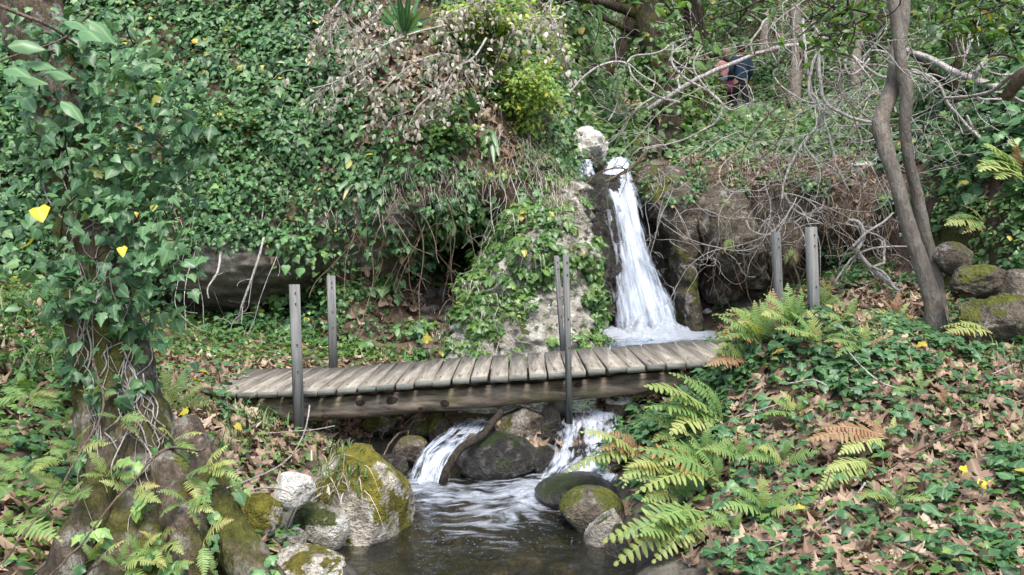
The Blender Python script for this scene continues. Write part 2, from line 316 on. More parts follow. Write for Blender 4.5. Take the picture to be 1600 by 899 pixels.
gx = np.array(gx)
def tps_fit(XY, z, lam=.012):
    n = len(XY); r = np.linalg.norm(XY[:, None] - XY[None], axis=-1); K = np.where(r > 0, r * r * np.log(r + 1e-9), 0) + lam * np.eye(n)
    Pm = np.hstack([np.ones((n, 1)), XY]); A = np.zeros((n + 3, n + 3)); A[:n, :n] = K; A[:n, n:] = Pm; A[n:, :n] = Pm.T
    return np.linalg.solve(A, np.concatenate([z, np.zeros(3)]))
GW = tps_fit(gx[:, :2], gx[:, 2])
def gz(x, y):
    q = np.stack([np.ravel(x), np.ravel(y)], -1); out = np.empty(len(q))
    for s in range(0, len(q), 20000):
        r = np.linalg.norm(q[s:s + 20000, None] - gx[None, :, :2], axis=-1); K = np.where(r > 0, r * r * np.log(r + 1e-9), 0)
        out[s:s + 20000] = K @ GW[:len(gx)] + GW[-3] + q[s:s + 20000] @ GW[-2:]
    return out.reshape(np.shape(x))
xs = np.concatenate([np.linspace(-40, -7, 12)[:-1], np.linspace(-7, 7, 260), np.linspace(7, 40, 12)[1:]]); ys = np.concatenate([np.linspace(-30, -2, 10)[:-1], np.linspace(-2, 11, 240), np.linspace(11, 60, 12)[1:]])
XX, YY = np.meshgrid(xs, ys); ZZ = gz(np.clip(XX, -7, 7), np.clip(YY, -2, 11))
GVV = np.stack([XX, YY, ZZ], -1); ZZ = ZZ + .05 * fbm(GVV * 2.6, 5, 3) + .02 * fbm(GVV * 11, 3, 5)
GVV[..., 2] = ZZ; GV = GVV.reshape(-1, 3); GQ = grid_quads(len(ys), len(xs))
gt = np.zeros((len(GV), 4)); gt[:, 0] = .75 * sstep(.25, .02, GV[:, 2]) + .35 * sstep(.5, .2, np.abs(GV[:, 0])); gt[:, 1] = .25; gt[:, 2] = sstep(.12, .0, GV[:, 2]) * (.12 + .88 * sstep(-.10, .02, GV[:, 2]))
pxg, pyg, dg_ = proj(GV); gt[:, 2] = np.maximum(gt[:, 2], sstep(1.0, .2, np.hypot((GV[:, 0] - 1.0) / 1.3, (GV[:, 1] - 8.8) / 1.2)))
mb = MB(); mb.add(GV, GQ, gt); tmp = mb.build('ground', M['ground'], None, True); tmp['kind'] = 'structure'
# ------------------------------------------------------------------ terrain: hillside sheet (cliff, alcove, terrace, far slope)
HC = [
(-900,[(1200,2.6),(760,3.2),(640,3.6),(520,3.9),(400,4.1),(200,4.4),(0,4.9),(-200,5.6),(-500,6.5),(-900,8),(-1800,11)]),
(-250,[(700,5.6),(480,6.2),(430,6.5),(390,6.7),(340,6.8),(220,7.2),(100,7.6),(-50,8.2),(-250,9.2),(-600,11.5),(-1200,14)]),
(80,[(600,7.0),(500,7.4),(450,7.7),(420,7.8),(390,7.8),(280,8.0),(150,8.4),(0,9.1),(-200,10),(-500,12),(-1100,15)]),
(235,[(600,7.8),(515,8.1),(492,8.5),(475,8.6),(458,8.5),(380,8.0),(250,8.3),(100,8.8),(-60,9.5),(-400,12),(-1000,15)]),
(290,[(600,7.9),(510,8.15),(500,9.3),(494,9.4),(482,8.5),(400,7.85),(260,8.2),(100,8.8),(-60,9.5),(-400,12),(-1000,15)]),
(370,[(600,7.9),(512,8.1),(505,9.4),(496,9.5),(485,8.5),(402,7.8),(260,8.2),(100,8.8),(-60,9.5),(-400,12),(-1000,15)]),
(450,[(600,7.9),(515,8.1),(500,9.2),(486,9.3),(466,8.5),(390,7.9),(250,8.2),(95,8.8),(-60,9.5),(-400,12),(-1000,15)]),
(540,[(600,7.5),(545,7.7),(480,8.0),(440,8.2),(400,8.1),(330,7.9),(215,8.1),(90,8.6),(-60,9.3),(-400,12),(-1000,15)]),
(620,[(600,7.5),(550,7.7),(500,8.1),(430,8.3),(385,8.0),(330,7.7),(205,7.95),(80,8.5),(-60,9.2),(-400,12),(-1000,15)]),
(690,[(600,7.5),(545,7.7),(480,8.5),(385,9.6),(345,8.2),(305,7.8),(200,8.0),(80,8.5),(-60,9.2),(-400,12),(-1000,15)]),
(750,[(600,7.5),(545,7.8),(470,8.7),(360,9.5),(335,8.3),(290,7.95),(190,8.15),(80,8.7),(-60,9.5),(-400,12.3),(-1000,15)]),
(820,[(600,7.8),(540,7.9),(460,8.1),(400,8.2),(340,8.1),(270,8.15),(190,8.5),(90,9.2),(0,10.3),(-250,13),(-700,17)]),
(864,[(600,8.0),(545,8.2),(480,8.4),(420,8.5),(350,8.45),(285,8.5),(230,8.75),(170,9.3),(100,10.6),(0,12),(-500,20)]),
(893,[(600,8.4),(545,8.9),(480,9.3),(420,9.4),(350,9.4),(290,9.5),(250,9.7),(205,10.5),(150,13),(40,18),(-500,28)]),
(960,[(600,8.8),(535,9.4),(480,9.55),(420,9.6),(350,9.65),(290,9.75),(256,9.95),(240,10.6),(200,14),(150,20),(-600,40)]),
(1050,[(600,8.7),(520,9.2),(480,9.4),(420,9.45),(350,9.35),(300,9.35),(265,9.5),(240,10.2),(208,14),(180,21),(-600,42)]),
(1150,[(600,8.3),(500,8.8),(465,9.5),(410,9.7),(355,9.1),(300,9.0),(262,9.2),(238,9.9),(212,14),(182,22),(-600,42)]),
(1250,[(600,8.0),(485,8.6),(455,9.4),(410,9.6),(355,9.0),(300,8.9),(262,9.2),(240,10),(214,14),(172,20),(-600,38)]),
(1350,[(600,7.5),(475,8.0),(440,8.6),(400,8.9),(350,8.8),(300,8.9),(260,9.3),(238,10.2),(205,13),(150,18),(-600,34)]),
(1450,[(600,6.8),(485,7.4),(430,7.8),(390,8),(340,8.1),(280,8.4),(230,9),(180,10),(130,12.5),(60,16),(-500,30)]),
(1560,[(640,5.9),(530,6.4),(450,6.6),(400,6.65),(340,6.8),(270,7),(200,7.4),(130,8.2),(50,10),(-50,13),(-500,25)]),
(1750,[(700,4.9),(540,5.3),(450,5.4),(380,5.5),(310,5.7),(230,6),(140,6.4),(30,7.2),(-100,9),(-300,12),(-800,22)]),
(2500,[(900,3.0),(650,3.2),(520,3.3),(400,3.5),(300,3.6),(180,3.9),(50,4.4),(-150,5.4),(-400,7.4),(-800,9),(-1600,14)])]
def hermite(xk, Y, xq):
    xk = np.asarray(xk, float); h = np.diff(xk); dl = np.diff(Y, axis=0) / h[:, None]; m = np.zeros_like(Y)
    w1 = (2 * h[1:] + h[:-1])[:, None]; w2 = (h[1:] + 2 * h[:-1])[:, None]; s = dl[:-1] * dl[1:] > 0
    with np.errstate(all='ignore'): m[1:-1] = np.where(s, (w1 + w2) / (w1 / np.where(dl[:-1] == 0, 1e-12, dl[:-1]) + w2 / np.where(dl[1:] == 0, 1e-12, dl[1:])), 0)
    m[0] = dl[0]; m[-1] = dl[-1]; i = np.clip(np.searchsorted(xk, xq) - 1, 0, len(h) - 1); t = ((xq - xk[i]) / h[i])[:, None]; hh = h[i][:, None]
    return (1 + 2 * t) * (1 - t) ** 2 * Y[i] + t * (1 - t) ** 2 * hh * m[i] + t * t * (3 - 2 * t) * Y[i + 1] + t * t * (t - 1) * hh * m[i + 1]
hp = np.array([c[0] for c in HC], float); HK = np.array([c[1] for c in HC], float)
pq = np.concatenate([np.linspace(-900, -200, 30)[:-1], np.linspace(-200, 1800, 420), np.linspace(1800, 2500, 30)[1:]])
tq = np.concatenate([np.linspace(0, 8, 250)[:-1], np.linspace(8, 10, 60)])
A = hermite(hp, HK.reshape(len(hp), -1), pq).reshape(len(pq), 11, 2)
B = hermite(np.arange(11.), A.transpose(1, 0, 2).reshape(11, -1), tq).reshape(len(tq), len(pq), 2)
PXQ = np.broadcast_to(pq, B.shape[:2]); D = B[..., 1]
HVV = CAM + D[..., None] * (FW + ((PXQ - 800) / F)[..., None] * RT - ((B[..., 0] - 449.5) / F)[..., None] * UP)
amp = np.clip(D / 9, .6, 2.5)[..., None]
CAVE = sstep(1.3, .7, np.hypot((PXQ - 370) / 150, (B[..., 0] - 435) / 62)) + .7 * sstep(1.3, .7, np.hypot((PXQ - 600) / 110, (B[..., 0] - 370) / 50))
dirn = nrmz(CAM - HVV) * np.array([1, 1, .3])
HVV = HVV + dirn * (amp * (.16 * fbm(HVV * .9, 3, 21) + .09 * ridge(HVV * 2.2, 3, 22) + .035 * fbm(HVV * 7, 3, 23) + CAVE * (.22 * ridge(HVV * [1.3, 1.3, 6.0], 4, 26) + .10 * ridge(HVV * [5, 5, 14], 3, 28)))[..., None])
HV = HVV.reshape(-1, 3); HQ = grid_quads(len(tq), len(pq))
def ell(px, py, cx, cy, rx, ry, soft=.35): return sstep(1 + soft, 1 - soft, np.hypot((px - cx) / rx, (py - cy) / ry))
hpx, hpy, hd = proj(HV); ht = np.zeros((len(HV), 4))
ht[:, 0] = np.clip(ell(hpx, hpy, 370, 430, 150, 60) + ell(hpx, hpy, 600, 370, 110, 50) * .8 + ell(hpx, hpy, 1180, 400, 130, 90) * .7 + ell(hpx, hpy, 960, 390, 110, 150) + ell(hpx, hpy, 1240, 195, 60, 25) + .25, 0, 1)
ht[:, 1] = np.clip(.25 + .5 * ell(hpx, hpy, 1490, 410, 60, 80), 0, 1); ht[:, 2] = np.clip(ell(hpx, hpy, 960, 400, 90, 160) + .8 * ell(hpx, hpy, 1090, 470, 60, 60), 0, 1) * (hd < 11)
mb = MB(); mb.add(HV, HQ[:, ::-1], ht); hs = mb.build('hillside', M['hill'], None, True); hs['kind'] = 'structure'
# ------------------------------------------------------------------ surfaces for placement and sampling
def tri(Q): return np.vstack([Q[:, [0, 1, 2]], Q[:, [0, 2, 3]]]) if Q.shape[1] == 4 else Q
class Surf:
    def __init__(s, V, Fc, up=False):
        s.V, s.T = V, tri(Fc); a, b, c = (V[s.T[:, k]] for k in range(3)); n = np.cross(b - a, c - a); s.area = np.linalg.norm(n, axis=1) / 2
        s.c = (a + b + c) / 3; s.n = nrmz(n); fl = np.where((s.n[:, 2] < 0) if up else (np.einsum('ij,ij->i', s.n, CAM - s.c) < 0), -1., 1.); s.n = s.n * fl[:, None]
        s.px, s.py, s.d = proj(s.c)
    def sample(s, N, dens=None, k=0., lim=(-200, 1800, -160, 980), cut=None, rng=RNG):
        w = s.area * (s.d > .5) * (s.px > lim[0]) * (s.px < lim[1]) * (s.py > lim[2]) * (s.py < lim[3]) / np.maximum(s.d, .5) ** k
        if dens is not None: w = w * np.clip(dens(s.px, s.py, s.d, s.c), 0, None)
        i = rng.choice(len(w), N, p=w / w.sum()); r = np.sqrt(rng.random(N))[:, None]; q = rng.random(N)[:, None]; T = s.T[i]
        return s.V[T[:, 0]] * (1 - r) + s.V[T[:, 1]] * (r * (1 - q)) + s.V[T[:, 2]] * (r * q), s.n[i]
SG = Surf(GV, GQ, True); SH = Surf(HV, HQ)
_allV = [GV, HV]; _allF = [tri(GQ), tri(HQ) + len(GV)]
def rebuild():
    global BV
    BV = BVHTree.FromPolygons([tuple(v) for v in np.vstack(_allV)], [tuple(int(q) for q in f) for f in np.vstack(_allF)])
def solid(V, Fc):
    _allF.append(tri(np.asarray(Fc)) + sum(len(v) for v in _allV)); _allV.append(V)
rebuild()
def hit(px, py, default=8.):
    dr = P(px, py, 1.) - CAM; dr = Vector(dr); L = dr.length; h = BV.ray_cast(Vector(CAM), dr.normalized())
    if h[0] is None: return P(px, py, default), np.array([0, 0, 1.]), default
    n = np.array(h[1]); p = np.array(h[0])
    if n @ (CAM - p) < 0: n = -n
    return p, n, h[3] / L
def drop(x, y, z0=6.):
    h = BV.ray_cast(Vector((x, y, z0)), Vector((0, 0, -1))); return h[0].z if h[0] is not None else 0.
# ------------------------------------------------------------------ rocks
SURF = {}
def rock(px, py, w, h, d, mat, label, name='rock', dep=.9, rot=0., cuts=7, rough=.1, seed=0, group=None, sub=4, sink=0.):
    rg = np.random.default_rng(seed + 100); V, Fc = ICO[sub]; V = V.copy()
    for _ in range(cuts):
        n = nrmz(rg.normal(size=3)); o = rg.uniform(.62, .9); V = V - n * np.maximum(V @ n - o, 0)[:, None] * .92
    o = rg.uniform(0, 50, 3); L = nrmz(V)
    V = V * (1 + rough * fbm(V * 1.7 + o, 3, 41) + rough * .7 * ridge(V * 3.6 + o, 4, 43) + rough * .55 * ridge(V * 9 + o, 4, 47) + rough * .40 * ridge(V * 24 + o, 3, 49))[:, None]
    if rot: c, s_ = math.cos(rot), math.sin(rot); V = V @ np.array([[c, 0, -s_], [0, 1, 0], [s_, 0, c]])
    lo, hi = V.min(0), V.max(0); V = (V - (lo + hi) / 2) / (hi - lo) * 2
    r = np.array([w / 2 * d / F, w / 2 * d / F * dep, h / 2 * d / F]); V = V * r; c = P(px, py, d) - np.array([0, 0, sink])
    me = make_mesh(name, V, Fc, np.zeros((len(V), 4)), True); o = link(name, me, M[mat], None, c); tag(o, label, 'rock', group)
    solid(V + c, Fc); return o, V + c, Fc
def loft(name, secs, mat, seed=0, rough=.1, nr=70, ns=64, close=True, tilt=0.):
    S = []
    for py, pl, pr, d, ry in secs:
        a, b = P(pl, py, d), P(pr, py, d); c = (a + b) / 2; S.append([c[0], c[1], c[2], (b[0] - a[0]) / 2, ry])
    S = catm(S, nr); th = np.arange(ns) / ns * 2 * np.pi; cs = np.sign(np.cos(th)) * np.abs(np.cos(th)) ** .8; sn = np.sign(np.sin(th)) * np.abs(np.sin(th)) ** .8
    V = np.stack([S[:, 0:1] + S[:, 3:4] * cs, S[:, 1:2] + S[:, 4:5] * sn, S[:, 2:3] + 0 * cs], -1)
    C0 = S[:, None, :3]; out = nrmz(V - C0 + np.array([0, 0, 1e-6])); q = V
    V = V + out * (rough * (1.0 * fbm(q * 2.1, 3, seed) + .9 * ridge(q * 3.3, 4, seed + 3) + .35 * fbm(q * 12, 3, seed + 5)))[..., None]
    V = V.reshape(-1, 3); i = np.arange(nr - 1)[:, None] * ns; j = np.arange(ns)[None]; k = (j + 1) % ns
    Q = tri(np.stack([i + j, i + k, i + ns + k, i + ns + j], -1).reshape(-1, 4))
    top = len(V); V = np.vstack([V, S[0, :3] + [0, 0, .03], S[-1, :3]]); jj = np.arange(ns); kk = (jj + 1) % ns
    Q = np.vstack([Q, np.stack([jj, kk, 0 * jj + top], -1), np.stack([(nr - 1) * ns + kk, (nr - 1) * ns + jj, 0 * jj + top + 1], -1)])
    return V, Q
def lofted(name, secs, mat, label, cat='rock', **kw):
    V, Q = loft(name, secs, mat, **kw); c = V.mean(0); c[2] = V[:, 2].min()
    o = link(name, make_mesh(name, V - c, Q, np.zeros((len(V), 4)), True), M[mat], None, c); tag(o, label, cat); solid(V, Q); SURF[label] = Surf(V, Q); return o, SURF[label]
_, S_OUT = lofted('limestone_outcrop', [(285, 850, 890, 8.6, .22), (310, 825, 904, 8.4, .40), (345, 792, 918, 8.15, .55), (385, 775, 926, 8.0, .6), (440, 748, 920, 7.95, .6), (500, 726, 930, 7.8, .6), (555, 706, 940, 7.7, .6), (620, 690, 950, 7.6, .6)], 'lime', 'pale limestone outcrop draped with ivy between the dark cave and the waterfall', 'outcrop', seed=60, rough=.24, nr=150, ns=140)
_, S_WET = lofted('wet_rock_wall', [(276, 905, 962, 9.5, .3), (300, 893, 968, 9.35, .35), (360, 888, 972, 9.25, .4), (430, 900, 978, 9.2, .4), (490, 912, 975, 9.25, .35), (512, 922, 970, 9.35, .28), (540, 925, 965, 9.5, .2)], 'rock_wet', 'dark wet mossy rock face on the side of the waterfall next to the limestone outcrop', 'rock face', seed=70, rough=.2, nr=120, ns=110)
_, S_BUT = lofted('rock_buttress', [(262, 1008, 1060, 9.5, .25), (300, 1010, 1085, 9.3, .35), (360, 1028, 1092, 9.2, .35), (420, 1050, 1088, 9.15, .32), (480, 1062, 1092, 9.1, .32), (530, 1066, 1100, 9.1, .34)], 'rock_moss', 'mossy brown buttress of rock and roots bordering the waterfall on the cave side', 'rock face', seed=80, rough=.14, nr=90, ns=70)
lofted('leaning_boulder', [(285, 1095, 1150, 9.3, .25), (330, 1092, 1165, 9.0, .35), (380, 1105, 1180, 8.95, .4), (420, 1128, 1190, 9.1, .3), (450, 1150, 1190, 9.3, .2)], 'rock_brown', 'brown boulder leaning over the dark hollow below the rooty bank', seed=85, rough=.12)
rock(1128, 420, 78, 110, 9.45, 'rock_brown', 'rounded grey and brown boulder inside the hollow beside the mossy buttress', seed=3, sub=5)
rock(1215, 385, 90, 100, 9.2, 'rock_brown', 'brown rock behind the two far wooden posts under the rooty bank', seed=4, sub=5)
rock(916, 228, 74, 62, 9.7, 'lime_white', 'craggy white limestone boulder perched at the lip of the waterfall', seed=45, cuts=12, rough=.26, sub=5, rot=-.5)
rock(905, 243, 50, 22, 9.6, 'lime', 'flat tan slab under the white boulder at the waterfall lip', seed=6, rough=.08, dep=.7)
rock(1010, 240, 60, 60, 10.0, 'rock_moss', 'dark mossy rock behind the waterfall lip beside the ivy tree', seed=7)
rock(560, 792, 172, 205, 4.45, 'lime_moss', 'large mossy boulder standing in the pool edge below the bridge', seed=29, cuts=9, rough=.09, dep=.95, sub=5, rot=.35)
rock(500, 826, 104, 92, 4.25, 'lime', 'sloping pale boulder wedged under the white block beside the large mossy boulder', seed=9, sub=5, rot=.5)
rock(460, 768, 68, 60, 4.05, 'lime_white', 'clean white squarish limestone block among dry leaves', seed=10, cuts=9, rough=.06, sub=5)
rock(402, 806, 78, 70, 3.95, 'lime_moss', 'small white rock with a moss patch below the white block', seed=11, sub=5)
rock(436, 840, 26, 34, 3.98, 'lime', 'small upright grey stone between the mossy rock and the pale boulder', seed=12)
rock(462, 843, 36, 40, 3.96, 'lime', 'second small grey stone wedged under the sloping pale boulder', seed=13)
rock(472, 893, 140, 84, 3.55, 'lime_rib', 'ribbed white and mossy rock cut by the bottom edge of the view', seed=14, rough=.16, sub=5)
rock(402, 880, 38, 34, 3.42, 'lime_white', 'small bright white stone beside the mossy root', seed=15)
for k, (x, y, w) in enumerate([(640, 862, 60), (700, 880, 80), (760, 862, 54), (820, 884, 74), (860, 850, 60), (690, 842, 46), (780, 893, 60), (880, 890, 50), (600, 890, 60), (740, 842, 40)]):
    dd = 1.56 / ((y - 376) / F); rock(x, y, w, w * .45, dd, 'rock_brown' if k % 2 else 'rock_moss', 'brown stone lying under the water of the lower pool', 'submerged_stone', seed=200 + k, group='stones under the lower pool', sub=3)
rock(648, 742, 26, 18, 5.42, 'rock_wet', 'small wet stone breaking the left hand cascade foot', seed=91)
rock(722, 690, 30, 22, 5.68, 'rock_wet', 'small wet stone parting the left hand cascade', seed=92)
rock(905, 712, 40, 34, 5.5, 'rock_wet', 'wet stone parting the right hand cascade', seed=93)
rock(818, 668, 92, 66, 5.85, 'rock_brown', 'brown boulder with a pale top under the middle of the bridge between the two cascades', seed=16, cuts=8, dep=.75, sub=5)
rock(860, 672, 36, 82, 5.8, 'rock_wet', 'wet green edged rock alongside the right hand cascade', seed=17, dep=1.)
rock(775, 716, 128, 84, 5.55, 'rock_wet', 'low dark wet rock between the two small cascades', seed=18, cuts=6, dep=.8, sub=5)
rock(752, 704, 66, 58, 5.6, 'rock_brown', 'brown crusty rock on top of the low wet rock', seed=19, sub=5)
rock(852, 722, 44, 52, 5.55, 'rock_wet', 'dark wet stone at the foot of the brown boulder', seed=20)
rock(652, 668, 50, 46, 6.1, 'rock_moss', 'bright mossy round rock under the log on the far stream edge', seed=21)
rock(685, 668, 36, 46, 6.05, 'rock_moss', 'narrow mossy rock touching the round mossy rock by the small cascade', seed=22)
rock(595, 662, 62, 36, 6.2, 'rock_moss', 'flat grey mossy rock under the bridge log among roots', seed=23)
rock(640, 702, 56, 46, 5.75, 'rock_brown', 'dark brown round rock on the edge of the left hand cascade', seed=24)
rock(608, 730, 60, 40, 5.6, 'rock_wet', 'dark wet ledge stone behind the large mossy boulder', seed=25)
rock(970, 645, 54, 52, 5.95, 'rock_moss', 'round green mossy rock with a white top under the bridge', seed=26)
rock(968, 626, 44, 16, 5.93, 'lime_white', 'thin white stone cap resting on the round green mossy rock', seed=27)
rock(1003, 640, 26, 18, 5.9, 'lime_white', 'small white stone lying by the fern under the bridge', seed=28)
rock(910, 770, 150, 56, 4.95, 'rock_wet', 'smooth brown rock washed over by the right hand cascade', seed=8, cuts=3, rough=.05, sub=5)
rock(925, 802, 104, 82, 4.55, 'rock_moss', 'yellow mossy boulder at the pool edge under the ferns', seed=30, cuts=4, rough=.06, sub=5)
rock(945, 845, 66, 104, 4.3, 'lime', 'pale knobbly rock below the yellow mossy boulder', seed=31, cuts=4, rough=.1, sub=5)
rock(975, 872, 60, 110, 4.15, 'rock_wet', 'dark shaded rock behind the lowest fern', seed=32)
rock(1562, 508, 136, 104, 5.6, 'rock_moss', 'big brown mossy boulder right of the twin trunk tree', seed=38, cuts=9, rough=.2, sub=5)
rock(1530, 440, 100, 56, 5.9, 'rock_moss', 'curled mossy rock lip above the big brown boulder', seed=34, cuts=7, rough=.2, sub=5)
rock(1488, 405, 66, 56, 6.4, 'rock_moss', 'bright green mossy rock behind the twin trunk tree', seed=35, sub=5)
rock(1588, 455, 60, 70, 5.75, 'rock_brown', 'brown rock hollow beneath the hanging ivy beside the curled mossy lip', seed=36)
for k, (x, y, w, h) in enumerate([(672, 462, 26, 20), (690, 460, 30, 22), (664, 486, 24, 14), (676, 482, 26, 12), (700, 484, 22, 16), (655, 470, 22, 18), (712, 470, 22, 16), (668, 500, 20, 12), (696, 500, 26, 14), (722, 452, 24, 20)]):
    rock(x, y, w, h, hit(x, y)[2] - .02, 'rock_cave', 'small grey stone in the rubble at the mouth of the dark cave', 'stone', seed=50 + k, group='rubble stones at the cave mouth', sub=3)
for k, (x, y, w, h, l) in enumerate([(1235, 196, 56, 22, 'white stone lying on the upper path beyond the ivy'), (1262, 212, 30, 14, 'small pale stone below the white stone on the upper path'), (1350, 258, 44, 14, 'pale flat stone behind the twin trunk on the upper terrace'), (1105, 487, 16, 10, 'white pebble beside the plunge pool'), (1118, 482, 12, 8, 'tiny orange brown pebble beside the plunge pool'), (1505, 560, 26, 16, 'pale stone at the foot of the big brown boulder'), (1140, 607, 26, 14, 'white stone lying in leaves by the bridge end')]):
    q = hit(x, y); rock(x, y, w, h, q[2] - .02, 'lime_white' if k != 4 else 'rock_brown', l, 'stone', seed=70 + k, sub=3)
rebuild()
# ------------------------------------------------------------------ footbridge
BR = empty('footbridge', P(735, 620, 6.0), 'weathered wooden plank footbridge on two logs with bare upright posts', 'footbridge')
def dz(px):   # deck top along the front edge
    y = np.interp(px, [300, 494, 600, 700, 770, 860, 945, 1010, 1100, 1300], [616, 612, 603, 594, 589, 584, 577, 572, 566, 556]); return P(px, y, 5.6)[2]
def bevel_box(c, s, b=.005):
    x, y, z = np.array(s) / 2; V = []
    for sz in (-1, 1):
        for q in range(4):
            sx, sy = ((-1, -1), (1, -1), (1, 1), (-1, 1))[q]
            for (ax, ay) in (((0, 1), (1, 0)) if q % 2 == 0 else ((1, 0), (0, 1))):
                V.append([sx * (x - b * ax), sy * (y - b * ay), sz * z])
    V = np.array(V); n = 8; Fq = [[i, (i + 1) % n, n + (i + 1) % n, n + i] for i in range(n)]
    T = [[0, i + 1, i] for i in range(1, n - 1)] + [[n, n + i, n + i + 1] for i in range(1, n - 1)]
    return V + np.array(c), np.vstack([tri(np.array(Fq)), np.array(T)])
seams = [303, 334, 366, 398, 430, 462, 494, 524, 555, 586, 616, 645, 675, 705, 735, 764, 795, 826, 857, 888, 918, 949, 981, 1011, 1042, 1073, 1104, 1136, 1168, 1200]
for i in range(len(seams) - 1):
    a, b = seams[i], seams[i + 1]; xa, xb = P(a, 600, 5.6)[0], P(b, 600, 5.6)[0]; gap = random.uniform(.009, .022); L = 1.06 + random.uniform(-.012, .02); th = .037
    V, T = bevel_box((0, 0, 0), (xb - xa - gap, L, th), .002); sl = (dz(b) - dz(a)) / (xb - xa) + random.uniform(-.012, .012)
    V[:, 2] += V[:, 0] * sl + .003 * fbm(V * 9 + i, 2, 3); yaw = random.uniform(-.012, .012); V[:, 0] += -V[:, 1] * yaw
    c = np.array([(xa + xb) / 2, 6.12 + random.uniform(-.014, .014), (dz(a) + dz(b)) / 2 - th / 2 + random.uniform(-.003, .003)]); r1, r2 = random.random(), random.random()
    me = make_mesh('plank', V, T, np.tile([r1, r2, 0, 0], (len(V), 1)), False); o = link('plank', me, M['plank'], BR, c); me.materials.append(M['plank_end'])
    for pl in me.polygons:
        if abs(pl.normal.z) < .5 and pl.normal.y < -.5: pl.material_index = 1
    for sx in (-.3, .3):
        mb = MB(); V2, F2 = ICO[2]; mb.add(V2 * [.006, .006, .003] + [sx * .07, -.38, th / 2], F2); mb.build('nail', M['bolt'], o, True).location = (0, 0, 0)
for (yy, py0, lab) in ((5.74, 0, 'front log with dark knots'), (6.46, 0, None)):
    xs_ = np.linspace(P(285, 600, 5.7)[0], P(1210, 600, 5.7)[0], 40); pxs = 800 + xs_ / 5.7 * F
    zc = np.array([dz(q) for q in pxs]) - .042 - np.interp(pxs, [300, 700, 1210], [.098, .098, .090]); zc -= .012 * np.sin((pxs - 330) / 800 * np.pi)
    mb = MB(); tube(mb, np.stack([xs_, yy + 0 * xs_ + .01 * np.sin(xs_ * 3), zc], -1), np.interp(pxs, [300, 1210], [.078, .060]), 36, [.3, .5, 0, 0], noise=.24, seed=5)
    lg = mb.build('log', M['log'], BR, True, (0, yy, .4))
    if yy < 6:
        for kx, ky, kr in ((505, 655, .017), (560, 633, .02), (611, 630, .028), (694, 633, .021), (905, 604, .016), (655, 640, .012)):
            V2, F2 = ICO[3]; q = P(kx, ky, 5.655); zq = np.interp(q[0], xs_, zc); dzv = np.clip(q[2] - zq, -.065, .065); q[1] = yy - math.sqrt(max(.077 ** 2 - dzv ** 2, .0004)) + .002; q[2] = zq + dzv
            mb = MB(); mb.add(V2 * [kr * 1.5, .011, kr * 1.1] * (1 + .15 * fbm(V2 * 2 + kx, 2))[:, None] + q, F2, [.3, .5, 0, 0]); mb.build('knot', M['knot'], lg, True, (0, yy, .4)).location = (0, 0, 0)
POSTS = [((460, 445), (468, 690), 5.545, .062, 'front post at the ivy tree end, standing down on the bank'), ((517, 431), (521, 578), 6.70, .061, None), ((884, 398), (890, 662), 5.545, .034, 'thin front post reaching down to the cascade'), ((869, 400), (881, 572), 6.70, .033, 'thin leaning post'), ((1267, 355), (1276, 600), 5.5, .056, 'greenish post among ferns'), ((1212, 363), (1221, 560), 6.62, .054, 'greenish post among ferns')]
for a, b, d, w, lab in POSTS:
    A_, B_ = P(*a, d), P(*b, d); L = np.linalg.norm(A_ - B_); V, T = bevel_box((0, 0, 0), (w, w * .95, L), .004); V[:, 2] *= 1
    t_ = (V[:, 2] + L / 2) / L; yw = .35 if d < 6 else .3; x0 = V[:, 0] * math.cos(yw) - V[:, 1] * math.sin(yw); y0 = V[:, 0] * math.sin(yw) + V[:, 1] * math.cos(yw)
    V = np.stack([x0, y0, V[:, 2]], -1); c = (A_ + B_) / 2; V[:, 0] += (t_ - .5) * (A_[0] - B_[0]); V[:, 1] += (t_ - .5) * (A_[1] - B_[1]) + 0
    me = make_mesh('post', V, T, np.tile([random.random(), random.random(), 0, 0], (len(V), 1)), False); o = link('post', me, M['post'], BR, c)
    if lab: o['label'] = lab
    for fz in (.5, .38, .12, -.05):
        V2, F2 = ICO[2]; zq = L * fz - (.05 if fz == .5 else 0); mb = MB(); tt = (zq + L / 2) / L
        mb.add(V2 * [.005, .004, .005] + [w * .2 + (tt - .5) * (A_[0] - B_[0]), -w * .55 + (tt - .5) * (A_[1] - B_[1]), zq], F2); mb.build('bolt_hole', M['bolt'], o, True).location = (0, 0, 0)
tie = empty  # the short cross tie under the deck
V, T = bevel_box((0, 0, 0), (.16, .05, .10)); o = link('cross_tie', make_mesh('cross_tie', V, T, np.tile([.4, .2, 0, 0], (len(V), 1)), False), M['plank_end'], BR, P(868, 636, 6.1))
